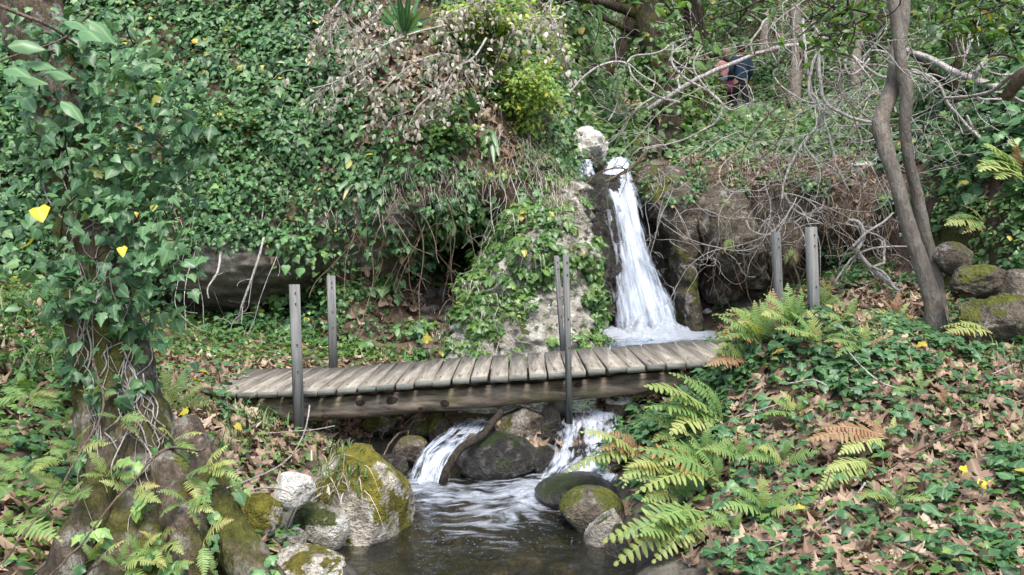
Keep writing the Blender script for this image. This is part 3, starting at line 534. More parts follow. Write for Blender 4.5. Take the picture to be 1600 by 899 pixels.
# ------------------------------------------------------------------ water
def sheet(name, rows, nu, nv, mat, foam, disp, layer=0., crown=0.):
    """rows: (px_left, px_right, py, d) from upstream to downstream"""
    R = catm(np.array(rows, float), nv); u = np.linspace(0, 1, nu)
    px = R[:, 0:1] * (1 - u) + R[:, 1:2] * u; py = R[:, 2:3] + 0 * u; d = R[:, 3:4] + 0 * u
    V = CAM + d[..., None] * (FW + ((px - 800) / F)[..., None] * RT - ((py - 449.5) / F)[..., None] * UP)
    UU = np.broadcast_to(u, V.shape[:2]); VV = np.broadcast_to(np.linspace(0, 1, nv)[:, None], V.shape[:2])
    V[..., 1] -= crown * np.sin(UU * np.pi) * sstep(0, .2, VV)
    V = disp(V, UU, VV); t = foam(V, UU, VV, px, py)
    return V.reshape(-1, 3), grid_quads(nv, nu), np.asarray(t).reshape(-1, 4)
FL = []
def fall_layers(name, rows, mat, n, dens, thick, nu=40, nv=70, label=None, seed=0):
    mb = MB()
    for k in range(n):
        s = seed + k * 3.3
        def disp(V, U, W):
            V = V.copy(); V[..., 1] += (k - n / 2) * thick - .07 * fbm(np.stack([U * 7 + s, W * 1.2, U * 0 + s], -1), 3, 5); V[..., 0] += .03 * fbm(np.stack([U * 5, W * 2 + s, U * 0], -1), 3, 9); return V
        V, Q, t = sheet(name, rows, nu, nv, mat, lambda V, U, W, px, py: np.stack([U, W, U * 0 + .1 + .8 * k / max(n - 1, 1), U * 0 + dens], -1), disp)
        mb.add(V, Q, t)
    o = mb.build(name, M[mat], None, True); o['kind'] = 'structure'; return o
fall_layers('waterfall', [(934, 980, 280, 9.5), (932, 994, 294, 9.15), (941, 1008, 340, 8.96), (947, 1023, 390, 8.88), (953, 1040, 440, 8.84), (959, 1056, 485, 8.82), (962, 1066, 519, 8.82)], 'fall', 5, .56, .035, 60, 110)
fall_layers('upper_waterfall', [(950, 982, 246, 9.75), (942, 990, 262, 9.5), (932, 996, 285, 9.35), (936, 1000, 305, 9.1)], 'fall', 3, .5, .03, seed=40)
fall_layers('side_trickle', [(898, 926, 250, 9.45), (900, 932, 268, 9.3), (902, 942, 292, 9.15)], 'fall', 2, .45, .03, 20, 30, seed=60)
fall_layers('fall_drips', [(920, 958, 470, 9.0), (924, 962, 495, 8.95), (926, 966, 524, 8.95)], 'casc', 1, .2, .03, seed=70)
fall_layers('fall_spray', [(1040, 1062, 455, 8.95), (1042, 1088, 500, 8.9), (1042, 1100, 524, 8.85)], 'casc', 2, .15, .05, seed=80)
fall_layers('cascade', [(722, 775, 654, 6.1), (700, 768, 664, 5.9), (690, 755, 676, 5.75), (662, 735, 694, 5.52), (644, 712, 716, 5.38), (630, 704, 752, 5.28)], 'casc', 4, .40, .03, 60, 90, seed=10)
fall_layers('cascade', [(872, 975, 640, 5.95), (866, 975, 668, 5.72), (856, 985, 700, 5.5), (842, 975, 728, 5.34), (830, 930, 753, 5.22)], 'casc', 4, .38, .035, 60, 90, seed=20)
fall_layers('cascade', [(900, 990, 690, 5.45), (905, 1005, 715, 5.25), (890, 1005, 738, 5.08), (870, 985, 756, 5.0)], 'casc', 3, .36, .03, 60, 90, seed=30)
# lower pool
xs = np.linspace(-1.5, 1.25, 220); ys = np.linspace(2.0, 5.75, 260); X, Y = np.meshgrid(xs, ys); V = np.stack([X, Y, 0 * X], -1); px, py, d = proj(V)
fo = 1.25 * ell(px, py, 665, 765, 58, 20, .7) + .85 * ell(px, py, 770, 802, 78, 46, .8) + .9 * ell(px, py, 855, 762, 55, 24, .7) + .75 * ell(px, py, 815, 780, 65, 26, .8) + .4 * ell(px, py, 940, 805, 50, 22, .6) + .25 * ell(px, py, 740, 775, 150, 70, .8)
fo = fo * .42
V[..., 2] += .012 * fbm(V * [5, 4, 1], 3, 8) + .006 * fbm(V * 14, 2, 9) + .045 * np.clip(fo, 0, 1) * (fbm(V * 6, 4, 12) + .4)
bb = ell(px, py, 770, 830, 170, 45, .6)
T = np.stack([fo, bb, 0 * fo, 0 * fo], -1).reshape(-1, 4); mb = MB(); mb.add(V.reshape(-1, 3), grid_quads(260, 220), T); o = mb.build('pool_water', M['water'], None, True); o['kind'] = 'structure'
# upper pool and run under the bridge
rows = [(900, 1165, 510, 9.45), (905, 1185, 516, 8.9), (900, 1170, 529, 8.2), (860, 1125, 545, 7.55), (800, 1060, 582, 6.95), (735, 1010, 622, 6.45), (715, 990, 645, 6.15)]
def ufoam(V, U, W, px, py):
    f = 1.15 * ell(px, py, 1012, 518, 70, 11, .6) + .8 * ell(px, py, 1080, 523, 110, 8, .7) + .3 * ell(px, py, 1000, 533, 110, 14, .6) + .45 * sstep(.8, 1, W); return np.stack([f, U * 0, U * 0, U * 0], -1)
def udisp(V, U, W):
    V = V.copy(); px, py, d = proj(V); e = ell(px, py, 1012, 517, 55, 12, .6); V[..., 2] += .015 * fbm(V * 6, 3, 4) + e * (.05 + .16 * fbm(V * 9, 4, 6)); return V
Vv, Q, T = sheet('stream', rows, 120, 130, 'water', ufoam, udisp); mb = MB(); mb.add(Vv, Q, T); o = mb.build('stream_water', M['water'], None, True); o['kind'] = 'structure'
# ------------------------------------------------------------------ leaf templates (x across, y along, z up)
def fan(outline, mid=(0, .4), fold=.12, seed=None, curl=.0, ctr_up=.05):
    o = np.array(outline, float); r = np.random.default_rng(seed if seed is not None else 0)
    full = np.vstack([o, (o * [-1, 1])[::-1][(1 if o[-1][0] == 0 else 0):(-1 if o[0][0] == 0 else None)]])
    V = np.vstack([full, [mid]]); n = len(full); z = -fold * np.abs(V[:, 0]) - curl * (V[:, 1] - .2) ** 2; z[-1] += ctr_up
    if seed is not None: z[:-1] += r.normal(0, .05, n)
    Fc = np.array([[n, i, (i + 1) % n] for i in range(n)])
    return np.column_stack([V, z]), Fc
T_IVY = [fan([(0, .02), (.20, -.10), (.46, .04), (.40, .20), (.50, .36), (.26, .50), (.14, .74), (0, 1.0)], (0, .3), .18, s, .25) for s in (1, 2, 3)] + [fan([(0, .05), (.24, -.08), (.44, .12), (.38, .42), (.2, .72), (0, 1.0)], (0, .3), .2, s, .3) for s in (4, 5)]
T_SM = [fan([(0, 0), (.36, .08), (.40, .42), (0, 1)], (0, .4), .25, s, .25) for s in (6, 7, 8)]
T_OV = [fan([(0, 0), (.2, .2), (.26, .5), (.16, .8), (0, 1)], (0, .45), .3, s, .35) for s in (9, 10)]
def plane_leaf(seed):
    r = np.random.default_rng(seed); pts = [(0, 0)]
    tips = [(-62, .62), (-18, .80), (28, .74 + r.uniform(-.08, .08)), (90, .98)]; ang = []
    seq = [(-75, .30), (-58, .58), (-42, .34), (-30, .46), (-8, .86), (8, .50), (22, .62), (44, .42), (60, .58), (74, .84), (90, 1.0)]
    for a, q in seq: a = math.radians(a); q *= r.uniform(.88, 1.1); pts.append((max(0, math.cos(a) * q * .8), .30 + math.sin(a) * q * .7))
    pts[-1] = (0, 1.0); pts[0] = (0, -.02)
    V, Fc = fan(pts, (0, .35), 0, seed, 0, 0); k = r.uniform(-.5, .8); k2 = r.uniform(-.5, .9)
    V[:, 2] = k * V[:, 0] ** 2 * 1.3 + k2 * (V[:, 1] - .35) ** 2 + r.normal(0, .055, len(V)) + .12 * V[:, 0] * r.normal(); return V, Fc
T_PL = [plane_leaf(s) for s in range(20, 29)]
def leaves(mb, templ, pos, nrm, tip, size, r1=None, r2=None, rng=RNG):
    """one leaf per position, each a bent polygon of its own"""
    N = len(pos); n = nrmz(np.asarray(nrm)); tp = np.asarray(tip) - n * np.einsum('ij,ij->i', tip, n)[:, None]; y = nrmz(tp + 1e-6 * rng.normal(size=(N, 3))); x = np.cross(y, n)
    size = np.broadcast_to(size, (N,)); r1 = rng.random(N) if r1 is None else np.clip(r1, 0, 1); r2 = rng.random(N) if r2 is None else np.broadcast_to(r2, (N,)); which = rng.integers(0, len(templ), N)
    for k, (TV, TF) in enumerate(templ):
        i = np.nonzero(which == k)[0]
        if not len(i): continue
        sx = rng.uniform(.8, 1.2, len(i))
        V = pos[i][:, None] + size[i][:, None, None] * ((TV[None, :, 0:1] * sx[:, None, None]) * x[i][:, None] + TV[None, :, 1:2] * y[i][:, None] + TV[None, :, 2:3] * n[i][:, None])
        m = len(TV); Fc = (TF[None] + (np.arange(len(i)) * m)[:, None, None]).reshape(-1, 3)
        t = np.stack([np.repeat(r1[i], m), np.repeat(r2[i], m), np.tile(TV[:, 0], len(i)), np.tile(TV[:, 1], len(i))], -1); mb.add(V.reshape(-1, 3), Fc, t)
def rv(N, rng=RNG): return rng.normal(size=(N, 3))
UPV = np.array([0, 0, 1.]); TOC = np.array([0, -1., 0])
def clumps(mb, surf, ncl, per, rad, templ, size, dens=None, k=0., up=.8, cam=.5, out=.6, rng=RNG, r1b=.45, droop=1., lim=(-160, 1760, -140, 960)):
    """mounded leaf clumps on a surface: the leaves lie through each mound's shell and face up and outward"""
    c, n = surf.sample(ncl, dens, k, lim, rng=rng); R = rng.uniform(rad[0], rad[1], ncl); cnt = rng.poisson(per, ncl); i = np.repeat(np.arange(ncl), cnt); N = len(i)
    dr = nrmz(rv(N, rng)); dn = np.einsum('ij,ij->i', dr, n[i]); dr = dr + n[i] * (np.abs(dn) - dn)[:, None]
    pos = c[i] + dr * (R[i] * rng.uniform(.35, 1.05, N))[:, None] * [1, 1, .85] + n[i] * .01
    nr = dr * out + UPV * up + TOC * cam + .38 * rv(N, rng); tip = dr * .5 + np.array([0, 0, -1.]) * droop + .5 * rv(N, rng)
    r1 = r1b + rng.normal(0, .14, ncl)[i] + rng.normal(0, .16, N); leaves(mb, templ, pos, nr, tip, (size[0] + (size[1] - size[0]) * rng.random(N) ** 1.4) * (rng.uniform(.72, 1.45, ncl)[i]), r1, None, rng)
def carpet(mb, surf, N, templ, size, dens=None, k=0., lift=(.0, .05), nz=.6, tipdown=.6, rng=RNG, r1b=.4, up=.4, jit=.45, lim=(-160, 1760, -140, 960)):
    p, n = surf.sample(N, dens, k, lim, rng=rng); p = p + n * rng.uniform(lift[0], lift[1], N)[:, None]
    cl = fbm(p * 2.3, 3, 77) * .35
    leaves(mb, templ, p, n * nz + UPV * up + jit * rv(N, rng), np.array([0, 0, -1.]) * tipdown + .7 * rv(N, rng), rng.uniform(size[0], size[1], N), r1b + cl + rng.normal(0, .16, N), None, rng)
def stuff(name, mb, m, label=None, cat=None): o = mb.build(name, M[m]); o['kind'] = 'stuff'; return o
def noisy(P_, sc, seed, lo, hi): return sstep(lo, hi, fbm(P_ * sc, 3, seed))
BARE = [(365, 440, 135, 62, 1.), (330, 500, 120, 14, .9), (690, 470, 65, 75, .95), (600, 385, 60, 30, .45)]
def d_cliff(px, py, d, c):
    w = np.ones_like(px)
    for cx, cy, rx, ry, a in BARE: w = w * (1 - a * ell(px, py, cx, cy, rx, ry))
    w = w * sstep(905, 850, px) * (d < 16) * (.22 + .6 * (px < 340) + noisy(c, .9, 31, -.25, .12) ) * (1 - .45 * ell(px, py, 690, 90, 150, 75)) * (1 - .15 * ell(px, py, 640, 290, 110, 50)) * (1 - .5 * ell(px, py, 810, 250, 60, 120))
    return w * (1 - .6 * ell(px, py, 250, 330, 40, 90))
mb = MB(); clumps(mb, SH, 2100, 32, (.08, .32), T_IVY[:] + T_SM, (.032, .066), d_cliff, 1., r1b=.45)
carpet(mb, SH, 14000, T_IVY + T_SM, (.028, .06), d_cliff, 1., (0, .08), r1b=.4); stuff('cliff_ivy', mb, 'ivy')
mb = MB(); clumps(mb, SH, 330, 24, (.06, .22), T_SM + T_OV + T_IVY, (.03, .065), d_cliff, 1., r1b=.5); clumps(mb, SH, 60, 22, (.08, .2), T_IVY, (.05, .08), lambda px, py, d, c: ell(px, py, 560, 500, 140, 60) + ell(px, py, 780, 110, 110, 120), 1.)
clumps(mb, SH, 26, 24, (.1, .22), T_SM, (.035, .06), lambda px, py, d, c: ell(px, py, 700, 340, 45, 26) * (d < 8.8), 0.); stuff('bright_creeper', mb, 'ivy_light')
mb = MB(); clumps(mb, SH, 420, 22, (.08, .30), T_IVY + T_OV, (.05, .10), lambda *a: d_cliff(*a) * noisy(a[3], 1.1, 93, -.05, .2), 1., r1b=.5); carpet(mb, SH, 2500, T_OV, (.02, .05), lambda *a: d_cliff(*a) * noisy(a[3], 1.3, 95, .0, .2), 1., (.02, .12), r1b=.6); stuff('pale_ivy', mb, 'ivy_pale')
mb = MB()
def d_dry(px, py, d, c): return (px < 930) * (d < 14) * (ell(px, py, 640, 265, 130, 60) * .5 + ell(px, py, 810, 270, 70, 140) + .5 * ell(px, py, 690, 100, 160, 90) + .3 * ell(px, py, 690, 480, 60, 60) + .12 + .4 * ell(px, py, 240, 350, 40, 70)) * (1 - .9 * ell(px, py, 365, 455, 135, 55)) * noisy(c, 1.6, 35, -.2, .15)
carpet(mb, SH, 2600, T_PL, (.05, .12), d_dry, 1., (0, .06), .7, .6, r1b=.45); stuff('cliff_dead_leaves', mb, 'litter')
# ivy over the outcrop, the buttress and the rooty bank
mb = MB(); f = lambda px, py, d, c: (.4 + noisy(c, 2.3, 51, -.12, .12)) * (1 - .85 * ell(px, py, 868, 515, 46, 62)) * (1 - .9 * ell(px, py, 906, 350, 26, 100)) * (1 - .6 * ell(px, py, 765, 410, 40, 50)) * (.5 + ell(px, py, 820, 430, 90, 110))
clumps(mb, S_OUT, 680, 18, (.03, .12), T_IVY + T_SM, (.03, .07), f, 0., r1b=.45); carpet(mb, S_OUT, 1100, T_IVY + T_SM, (.03, .06), f, 0., (0, .04)); stuff('outcrop_ivy', mb, 'ivy_light')
mb = MB(); carpet(mb, S_OUT, 300, T_IVY, (.035, .07), f, 0., (0.02, .06)); clumps(mb, S_BUT, 26, 16, (.04, .1), T_SM, (.025, .05), lambda px, py, d, c: ell(px, py, 1055, 290, 45, 36), 0.)
def d_alc(px, py, d, c): return (px > 985) * (d < 10.4) * (sstep(330, 250, py) * .9 * (px < 1460) + .16 + .45 * ell(px, py, 1320, 350, 110, 90) + .8 * ell(px, py, 1100, 270, 60, 40) + .9 * sstep(1420, 1500, px) * (1 - .35 * ell(px, py, 1520, 470, 50, 60))) * noisy(c, 1.4, 55, -.2, .1)
clumps(mb, SH, 330, 22, (.06, .2), T_SM + T_IVY, (.03, .065), d_alc, 1., r1b=.42); stuff('bank_ivy', mb, 'ivy')
mb = MB(); clumps(mb, SH, 230, 18, (.05, .16), T_SM + T_OV, (.025, .055), lambda px, py, d, c: (px > 985) * (d < 11) * ell(px, py, 1200, 258, 190, 40) + (d < 9.5) * ell(px, py, 1560, 300, 90, 120), 1., r1b=.5); clumps(mb, SH, 120, 18, (.06, .16), T_IVY + T_SM, (.03, .06), lambda px, py, d, c: (d < 10.5) * (d > 8) * ell(px, py, 855, 255, 44, 70), 0., r1b=.5); stuff('bank_creeper', mb, 'ivy_light')
mb = MB(); carpet(mb, SH, 3600, T_PL + T_SM, (.025, .06), lambda px, py, d, c: (px > 990) * (d < 11.5) * (ell(px, py, 1220, 265, 170, 32) * .8 + .12 + .5 * ell(px, py, 1350, 460, 90, 25)) * (py < 500), 1., (0, .05), .7, .6, r1b=.4); stuff('bank_dead_leaves', mb, 'litter')
# far slope and woodland undergrowth
PATH = lambda px, py: ell(px, py, 962, 180, 58, 34, .3)
def d_far(px, py, d, c): return (d > 9.8) * (px > 850) * (1 - .97 * PATH(px, py)) * (1 - .7 * ell(px, py, 1240, 196, 50, 20)) * (.25 + noisy(c, .35, 61, -.25, .12)) * (1 - .8 * ell(px, py, 1340, 262, 70, 18)) * (1 - .97 * ell(px, py, 1146, 178, 36, 26, .25))
mb = MB(); clumps(mb, SH, 2600, 32, (.2, .65), T_SM, (.065, .125), lambda *a: d_far(*a) * (a[2] > 12), 1.6, r1b=.5); clumps(mb, SH, 800, 26, (.1, .32), T_SM + T_IVY, (.045, .085), lambda *a: d_far(*a) * (a[2] < 14), 1.2, r1b=.5)
carpet(mb, SH, 16000, T_SM, (.06, .12), d_far, 1.7, (0, .35), r1b=.5); stuff('undergrowth', mb, 'under')
mb = MB(); clumps(mb, SH, 200, 24, (.2, .5), T_SM, (.06, .11), lambda *a: d_far(*a) * (a[2] > 12) * (.2 + (a[0] > 1200)), 1.5, r1b=.45); clumps(mb, SH, 300, 22, (.1, .28), T_IVY, (.06, .10), lambda px, py, d, c: (px > 1380) * (d < 14) * sstep(330, 240, py), 1.2, r1b=.45); stuff('slope_ivy', mb, 'ivy')
mb = MB(); carpet(mb, SH, 2600, T_SM, (.06, .13), lambda px, py, d, c: (d > 10.2) * PATH(px, py) + (d > 10) * .6 * ell(px, py, 1340, 262, 80, 22), 1.4, (0, .03), .9, .2, r1b=.5); stuff('path_leaf_litter', mb, 'litter')
# ------------------------------------------------------------------ banks: leaf litter, ivy, grass
def wet(c): return sstep(.06, .16, c[:, 2])
def d_lit(px, py, d, c): return wet(c) * (d < 9.5) * (c[:, 2] < 3) * (1 - .9 * ell(px, py, 1010, 530, 190, 34)) * (1 - .85 * ell(px, py, 690, 660, 110, 70)) * (1 - .75 * ell(px, py, 450, 530, 200, 42)) * (.35 + .65 * noisy(c, 1.3, 81, -.3, .1) + .5 * (px > 950))
mb = MB(); carpet(mb, SG, 13500, T_PL, (.04, .115), d_lit, 1.0, (.0, .035), 1.0, .05, r1b=.46, up=.2, jit=.36); 
carpet(mb, SG, 900, T_PL, (.05, .10), lambda px, py, d, c: (d < 9.4) * (ell(px, py, 590, 690, 90, 40) + ell(px, py, 1150, 500, 80, 20)) * wet(c), 1., (.0, .04), 1., .05, r1b=.3); stuff('leaf_litter', mb, 'litter')
mb = MB()
def d_gi(px, py, d, c): return wet(c) * (d < 9) * (.16 + 1.2 * noisy(c, 2.1, 83, -.06, .14)) * ((px > 950) * (.8 + .5 * ell(px, py, 1290, 615, 190, 60) + ell(px, py, 1120, 700, 120, 90)) + .16 * (px < 520)) * (1 - ell(px, py, 1350, 490, 120, 22)) * (1 - .85 * ell(px, py, 1010, 520, 190, 44))
carpet(mb, SG, 6400, T_IVY, (.03, .075), d_gi, .9, (.05, .12), .9, .25, r1b=.45, up=.5, jit=.33); clumps(mb, SG, 330, 10, (.06, .15), T_IVY, (.035, .075), lambda *a: d_gi(*a) * (a[0] > 950), .9, r1b=.5, up=1.)
stuff('ground_ivy', mb, 'ivy_big')
mb = MB(); carpet(mb, SG, 5200, T_SM + T_OV + T_IVY, (.02, .055), lambda *a: d_gi(*a) + .25 * wet(a[3]) * (a[0] > 950) * (a[2] < 6), 1.2, (.02, .10), .9, .25, r1b=.55, up=.6)
carpet(mb, SG, 6500, T_SM + T_IVY, (.025, .055), lambda px, py, d, c: ell(px, py, 430, 530, 230, 48) * (d > 5.5) + .8 * ell(px, py, 60, 560, 160, 120) * (d < 7.5) + .5 * ell(px, py, 600, 560, 80, 20), .6, (.01, .10), .8, .3, r1b=.5, up=.6)
carpet(mb, SG, 1000, T_SM + T_IVY, (.03, .055), lambda px, py, d, c: ell(px, py, 420, 735, 90, 60) * .45 + ell(px, py, 200, 860, 200, 60) + ell(px, py, 60, 720, 110, 130), .6, (.01, .09), .8, .3, r1b=.55, up=.6); stuff('ground_creeper', mb, 'ivy_light')
def grass(mb, pos, n, L, spread=.5, w=.006, rng=RNG, droop=1.):
    for _ in range(n):
        p = pos + rng.normal(size=3) * [.06, .05, 0]; a = rng.uniform(0, 2 * np.pi); l = L * rng.uniform(.5, 1.1); dr = np.array([math.cos(a), math.sin(a), 0]) * spread * rng.uniform(.3, 1.3); s = np.linspace(0, 1, 6)[:, None]
        c = p + dr * l * s ** 1.6 + UPV * l * (s - .55 * droop * s ** 2.4); side = np.array([-math.sin(a), math.cos(a), 0]) * w * (1 - .9 * s); V = np.empty((12, 3)); V[0::2] = c - side; V[1::2] = c + side
        mb.add(V, np.array([[2 * i, 2 * i + 1, 2 * i + 3, 2 * i + 2] for i in range(5)]), [rng.random(), 0, 0, .5])
mb = MB()
for (cx, cy, rx, ry, k, L) in ((400, 655, 45, 25, 34, .22), (360, 690, 40, 30, 16, .2), (500, 705, 25, 14, 10, .14), (545, 745, 18, 30, 8, .14), (60, 560, 70, 60, 26, .3), (30, 500, 60, 30, 16, .3), (1575, 570, 40, 40, 10, .25), (1480, 640, 120, 40, 8, .18), (640, 555, 60, 10, 14, .15), (430, 520, 140, 30, 26, .16), (1390, 500, 30, 8, 8, .2)):
    for _ in range(k):
        p, n, d = hit(cx + RNG.normal() * rx * .5, cy + RNG.normal() * ry * .5)
        if d < 9: grass(mb, p - [0, 0, .01], 9, L)
stuff('grass_tufts', mb, 'grass')
mb = MB()
for (cx, cy, rx, ry, k, L) in ((850, 240, 50, 70, 60, .3), (870, 300, 30, 40, 30, .25), (450, 220, 200, 120, 50, .3), (560, 330, 120, 40, 34, .25), (1200, 250, 130, 14, 70, .2), (1320, 330, 90, 60, 50, .3), (810, 250, 60, 130, 70, .3), (300, 290, 60, 50, 26, .28), (640, 300, 70, 40, 34, .25), (240, 350, 30, 60, 24, .3), (1180, 265, 120, 20, 40, .2), (770, 500, 60, 60, 26, .2), (690, 520, 40, 30, 14, .2), (880, 300, 30, 70, 14, .2), (800, 400, 60, 60, 12, .16), (780, 480, 60, 50, 12, .16), (530, 760, 14, 40, 7, .2), (650, 270, 90, 40, 40, .25), (720, 290, 60, 30, 30, .25)):
    for _ in range(k):
        p, n, d = hit(cx + RNG.normal() * rx * .5, cy + RNG.normal() * ry * .5)
        if d < 11: grass(mb, p, 7, L, 1.1, .004, RNG, 2.6)
o = stuff('hanging_dry_grass', mb, 'dead')
# ------------------------------------------------------------------ ferns
FM = {}
def frond_mesh(kind, v):
    rg = np.random.default_rng(900 + v * 7 + len(kind)); mb = MB(); n = rg.integers(13, 17); s = np.linspace(0, 1, 26); bend = rg.uniform(.25, .6); sd = rg.uniform(-.15, .15)
    path = np.stack([sd * s ** 2, s * (1 - .12 * s), bend * .55 * s - bend * s ** 2.2], -1); r1 = rg.random() * .6 + .2; r2 = rg.uniform(.2, 1.3) if kind != 'fern_b' else .5
    tube(mb, path, .008 * (1 - s * .8) + .0015, 4, [min(1, r1 + .3), 0, .0, .2], cap=False)
    tg = nrmz(np.gradient(path, axis=0)); wmax = rg.uniform(.17, .24)
    for q in np.linspace(.20, .985, n):
        k = q * 25; i = min(int(k), 24); f = k - i; p = path[i] * (1 - f) + path[i + 1] * f; t = tg[i]; w = wmax * min(1, (q - .12) * 5) * (1 - ((q - .25) / .75) ** 1.9 * .93) if q > .25 else wmax * (.75 + (q - .2) * 5 * .25)
        side = nrmz(np.cross(t, [0, 0, 1.])); nn = np.cross(side, t)
        for sg in (-1, 1):
            if rg.random() < .05: continue
            dd = nrmz(side * sg + t * .35 + nn * rg.uniform(-.12, .18)); L = w * rg.uniform(.78, 1.12); wd = min(.024, .5 * .60 / n) * rg.uniform(.85, 1.1); ax = nrmz(np.cross(nn, dd)); u = np.array([0, .25, .6, .88, 1.]); hw = np.array([1., 1., .85, .5, .0]) * wd
            c = p + dd * (u * L)[:, None] - nn * (.22 * L * u ** 2)[:, None] * rg.uniform(.2, 1.6); V = np.vstack([c - ax * hw[:, None], c + ax * hw[:, None], c + nn * .004])
            Fq = [[i, i + 1, 11 + i, 10 + i] for i in range(4)] + [[10 + i, 11 + i, 6 + i, 5 + i] for i in range(4)]
            vv = .25 + .75 * np.concatenate([u, u, u]) * (0.35 + .65 * q); mb.add(V, np.array(Fq), np.stack([np.full(15, np.clip(r1 + rg.normal(0, .08), 0, 1)), np.full(15, r2), np.concatenate([-hw, hw, 0 * hw]) / wd * .5, np.minimum(vv, 1)], -1))
    me = mb.mesh('frond'); me.materials.append(M[kind]); return me
for k in ('fern', 'fern_y', 'fern_b'): FM[k] = [frond_mesh(k, v) for v in range(5)]
def frond_obj(parent, kind, origin, dirn, L, roll=0., rg=random):
    o = bpy.data.objects.new('frond', rg.choice(FM[kind])); COL.objects.link(o); o.parent = parent; y = nrmz(np.array(dirn)); up = np.array([0, 0, 1.]) if abs(y[2]) < .92 else np.array([0, -1., .2]); up = up + TOC * .55; x = nrmz(np.cross(y, up)); z = np.cross(x, y)
    if roll: c, s = math.cos(roll), math.sin(roll); x, z = x * c + z * s, z * c - x * s
    from mathutils import Matrix
    m = Matrix(((x[0] * L, y[0] * L, z[0] * L, 0), (x[1] * L, y[1] * L, z[1] * L, 0), (x[2] * L, y[2] * L, z[2] * L, 0), (0, 0, 0, 1))); o.matrix_local = Matrix.Translation(Vector(origin)) @ m; return o
def fern(px, py, fr, label, d=None, group=None, lift=.05):
    """fr: (tip px, tip py, kind, toward) fronds rising from the foot pixel; the length follows from the tip"""
    p, n, dh = hit(px, py)
    if d is not None: p = P(px, py, d); dh = d
    p = p + n * lift; e = empty('fern', p, label, 'fern', group)
    for (tx, ty, kind, tw) in fr:
        q = P(tx, ty, dh - tw); v = q - p; L = np.linalg.norm(v); frond_obj(e, kind, (0, 0, 0), v + np.array([0, 0, .12 * L]), L * 1.05, random.uniform(-.25, .25))
    return e
G, Y, B_ = 'fern', 'fern_y', 'fern_b'
fern(1205, 525, [(1118, 492, G, .1), (1140, 478, G, .15), (1190, 468, G, .05), (1225, 452, B_, .0), (1250, 470, G, .1), (1205, 450, G, 0), (1145, 500, Y, .2), (1130, 522, G, .25), (1165, 510, G, .2), (1235, 478, G, -.1)], 'broad green fern clump at the bridge end below the two far posts')
fern(1195, 820, [(1130, 790, G, .2), (1150, 755, G, .15), (1190, 745, Y, .1), (1235, 762, G, .1), (1250, 795, Y, .2)], 'green fern in litter directly below the low green fern')
fern(1065, 860, [(1000, 830, G, .25), (1030, 800, Y, .2), (1075, 790, G, .1), (1115, 812, G, .15)], 'upright green fern just right of the lowest pale yellow fern')
fern(1060, 745, [(985, 725, Y, .25), (1010, 695, G, .2), (1050, 680, G, .1), (990, 750, Y, .3)], 'yellow green fern over the bank edge above the yellow mossy boulder')
fern(1195, 545, [(1128, 500, G, .2), (1150, 478, G, .15), (1178, 470, G, .1), (1215, 478, G, .1), (1240, 505, G, .15), (1140, 530, G, .3), (1170, 495, Y, .25)], 'lush green fern on the crest of the mound beside the plunge pool')
fern(1275, 545, [(1215, 512, G, .2), (1240, 490, G, .15), (1272, 482, Y, .1), (1310, 495, G, .15), (1330, 520, G, .2), (1250, 520, Y, .3)], 'lush green fern in front of the nearer post on the mound')
fern(1345, 560, [(1290, 530, G, .2), (1320, 510, G, .1), (1360, 508, Y, .1), (1395, 525, B_, .15), (1310, 550, G, .25)], 'mixed fern between the nearer post and the twin trunk tree')
fern(1105, 735, [(1040, 690, G, .2), (1065, 665, G, .15), (1110, 660, G, .1), (1150, 680, G, .1), (1045, 725, Y, .25)], 'green fern behind the upright pointed frond')
fern(1225, 740, [(1165, 712, G, .2), (1190, 690, Y, .15), (1235, 685, G, .1), (1280, 700, G, .15)], 'low green fern left of the single yellow green fern')
fern(1400, 800, [(1345, 775, G, .2), (1375, 755, Y, .1), (1425, 752, G, .1), (1455, 780, G, .15)], 'low fern in litter near the bright yellow leaves')
fern(1240, 520, [(1200, 455, G, .1), (1225, 440, G, .05), (1262, 452, G, .1), (1188, 482, Y, .2), (1275, 480, G, .15), (1232, 470, G, .2), (1215, 500, G, .25)], 'dense green fern crowning the mound between bridge end and posts')
fern(1320, 512, [(1288, 470, Y, .1), (1305, 455, G, .05), (1340, 462, G, .05), (1360, 485, B_, .1), (1290, 500, G, .2), (1330, 490, Y, .2)], 'mixed green and yellow fern on the mound behind the nearer post')
fern(1175, 570, [(1110, 548, G, .15), (1125, 530, Y, .1), (1150, 520, G, .1), (1190, 525, G, .05), (1140, 575, B_, .2), (1105, 570, B_, .2)], 'fern spilling over the right hand end of the deck')
fern(1085, 690, [(1005, 650, G, .2), (1030, 630, Y, .15), (1065, 620, G, .1), (1100, 625, G, .05), (1020, 690, G, .25), (1045, 665, Y, .2)], 'pale green fern fan just below the deck edge')
fern(1070, 790, [(1005, 745, G, .2), (1035, 725, Y, .15), (1075, 715, G, .05), (1000, 780, Y, .25), (1100, 740, G, .1)], 'fern fan between the yellow mossy boulder and the leafy bank')
fern(1245, 660, [(1200, 620, G, .1), (1225, 605, Y, .05), (1262, 612, G, .05), (1285, 635, B_, .1), (1195, 650, G, .15)], 'soft fern in ivy in the upper middle of the leafy bank')
fern(1285, 490, [(1268, 432, G, .05), (1300, 436, G, .0), (1318, 458, G, .1), (1252, 458, G, .1), (1330, 480, Y, .15), (1285, 428, G, -.05)], 'upright green fern against the nearer greenish post')
fern(1395, 508, [(1378, 462, B_, 0), (1402, 452, B_, .05), (1425, 470, Y, .05), (1362, 486, Y, .1), (1440, 500, B_, .1)], 'dry pinkish fern left of the twin trunk base')
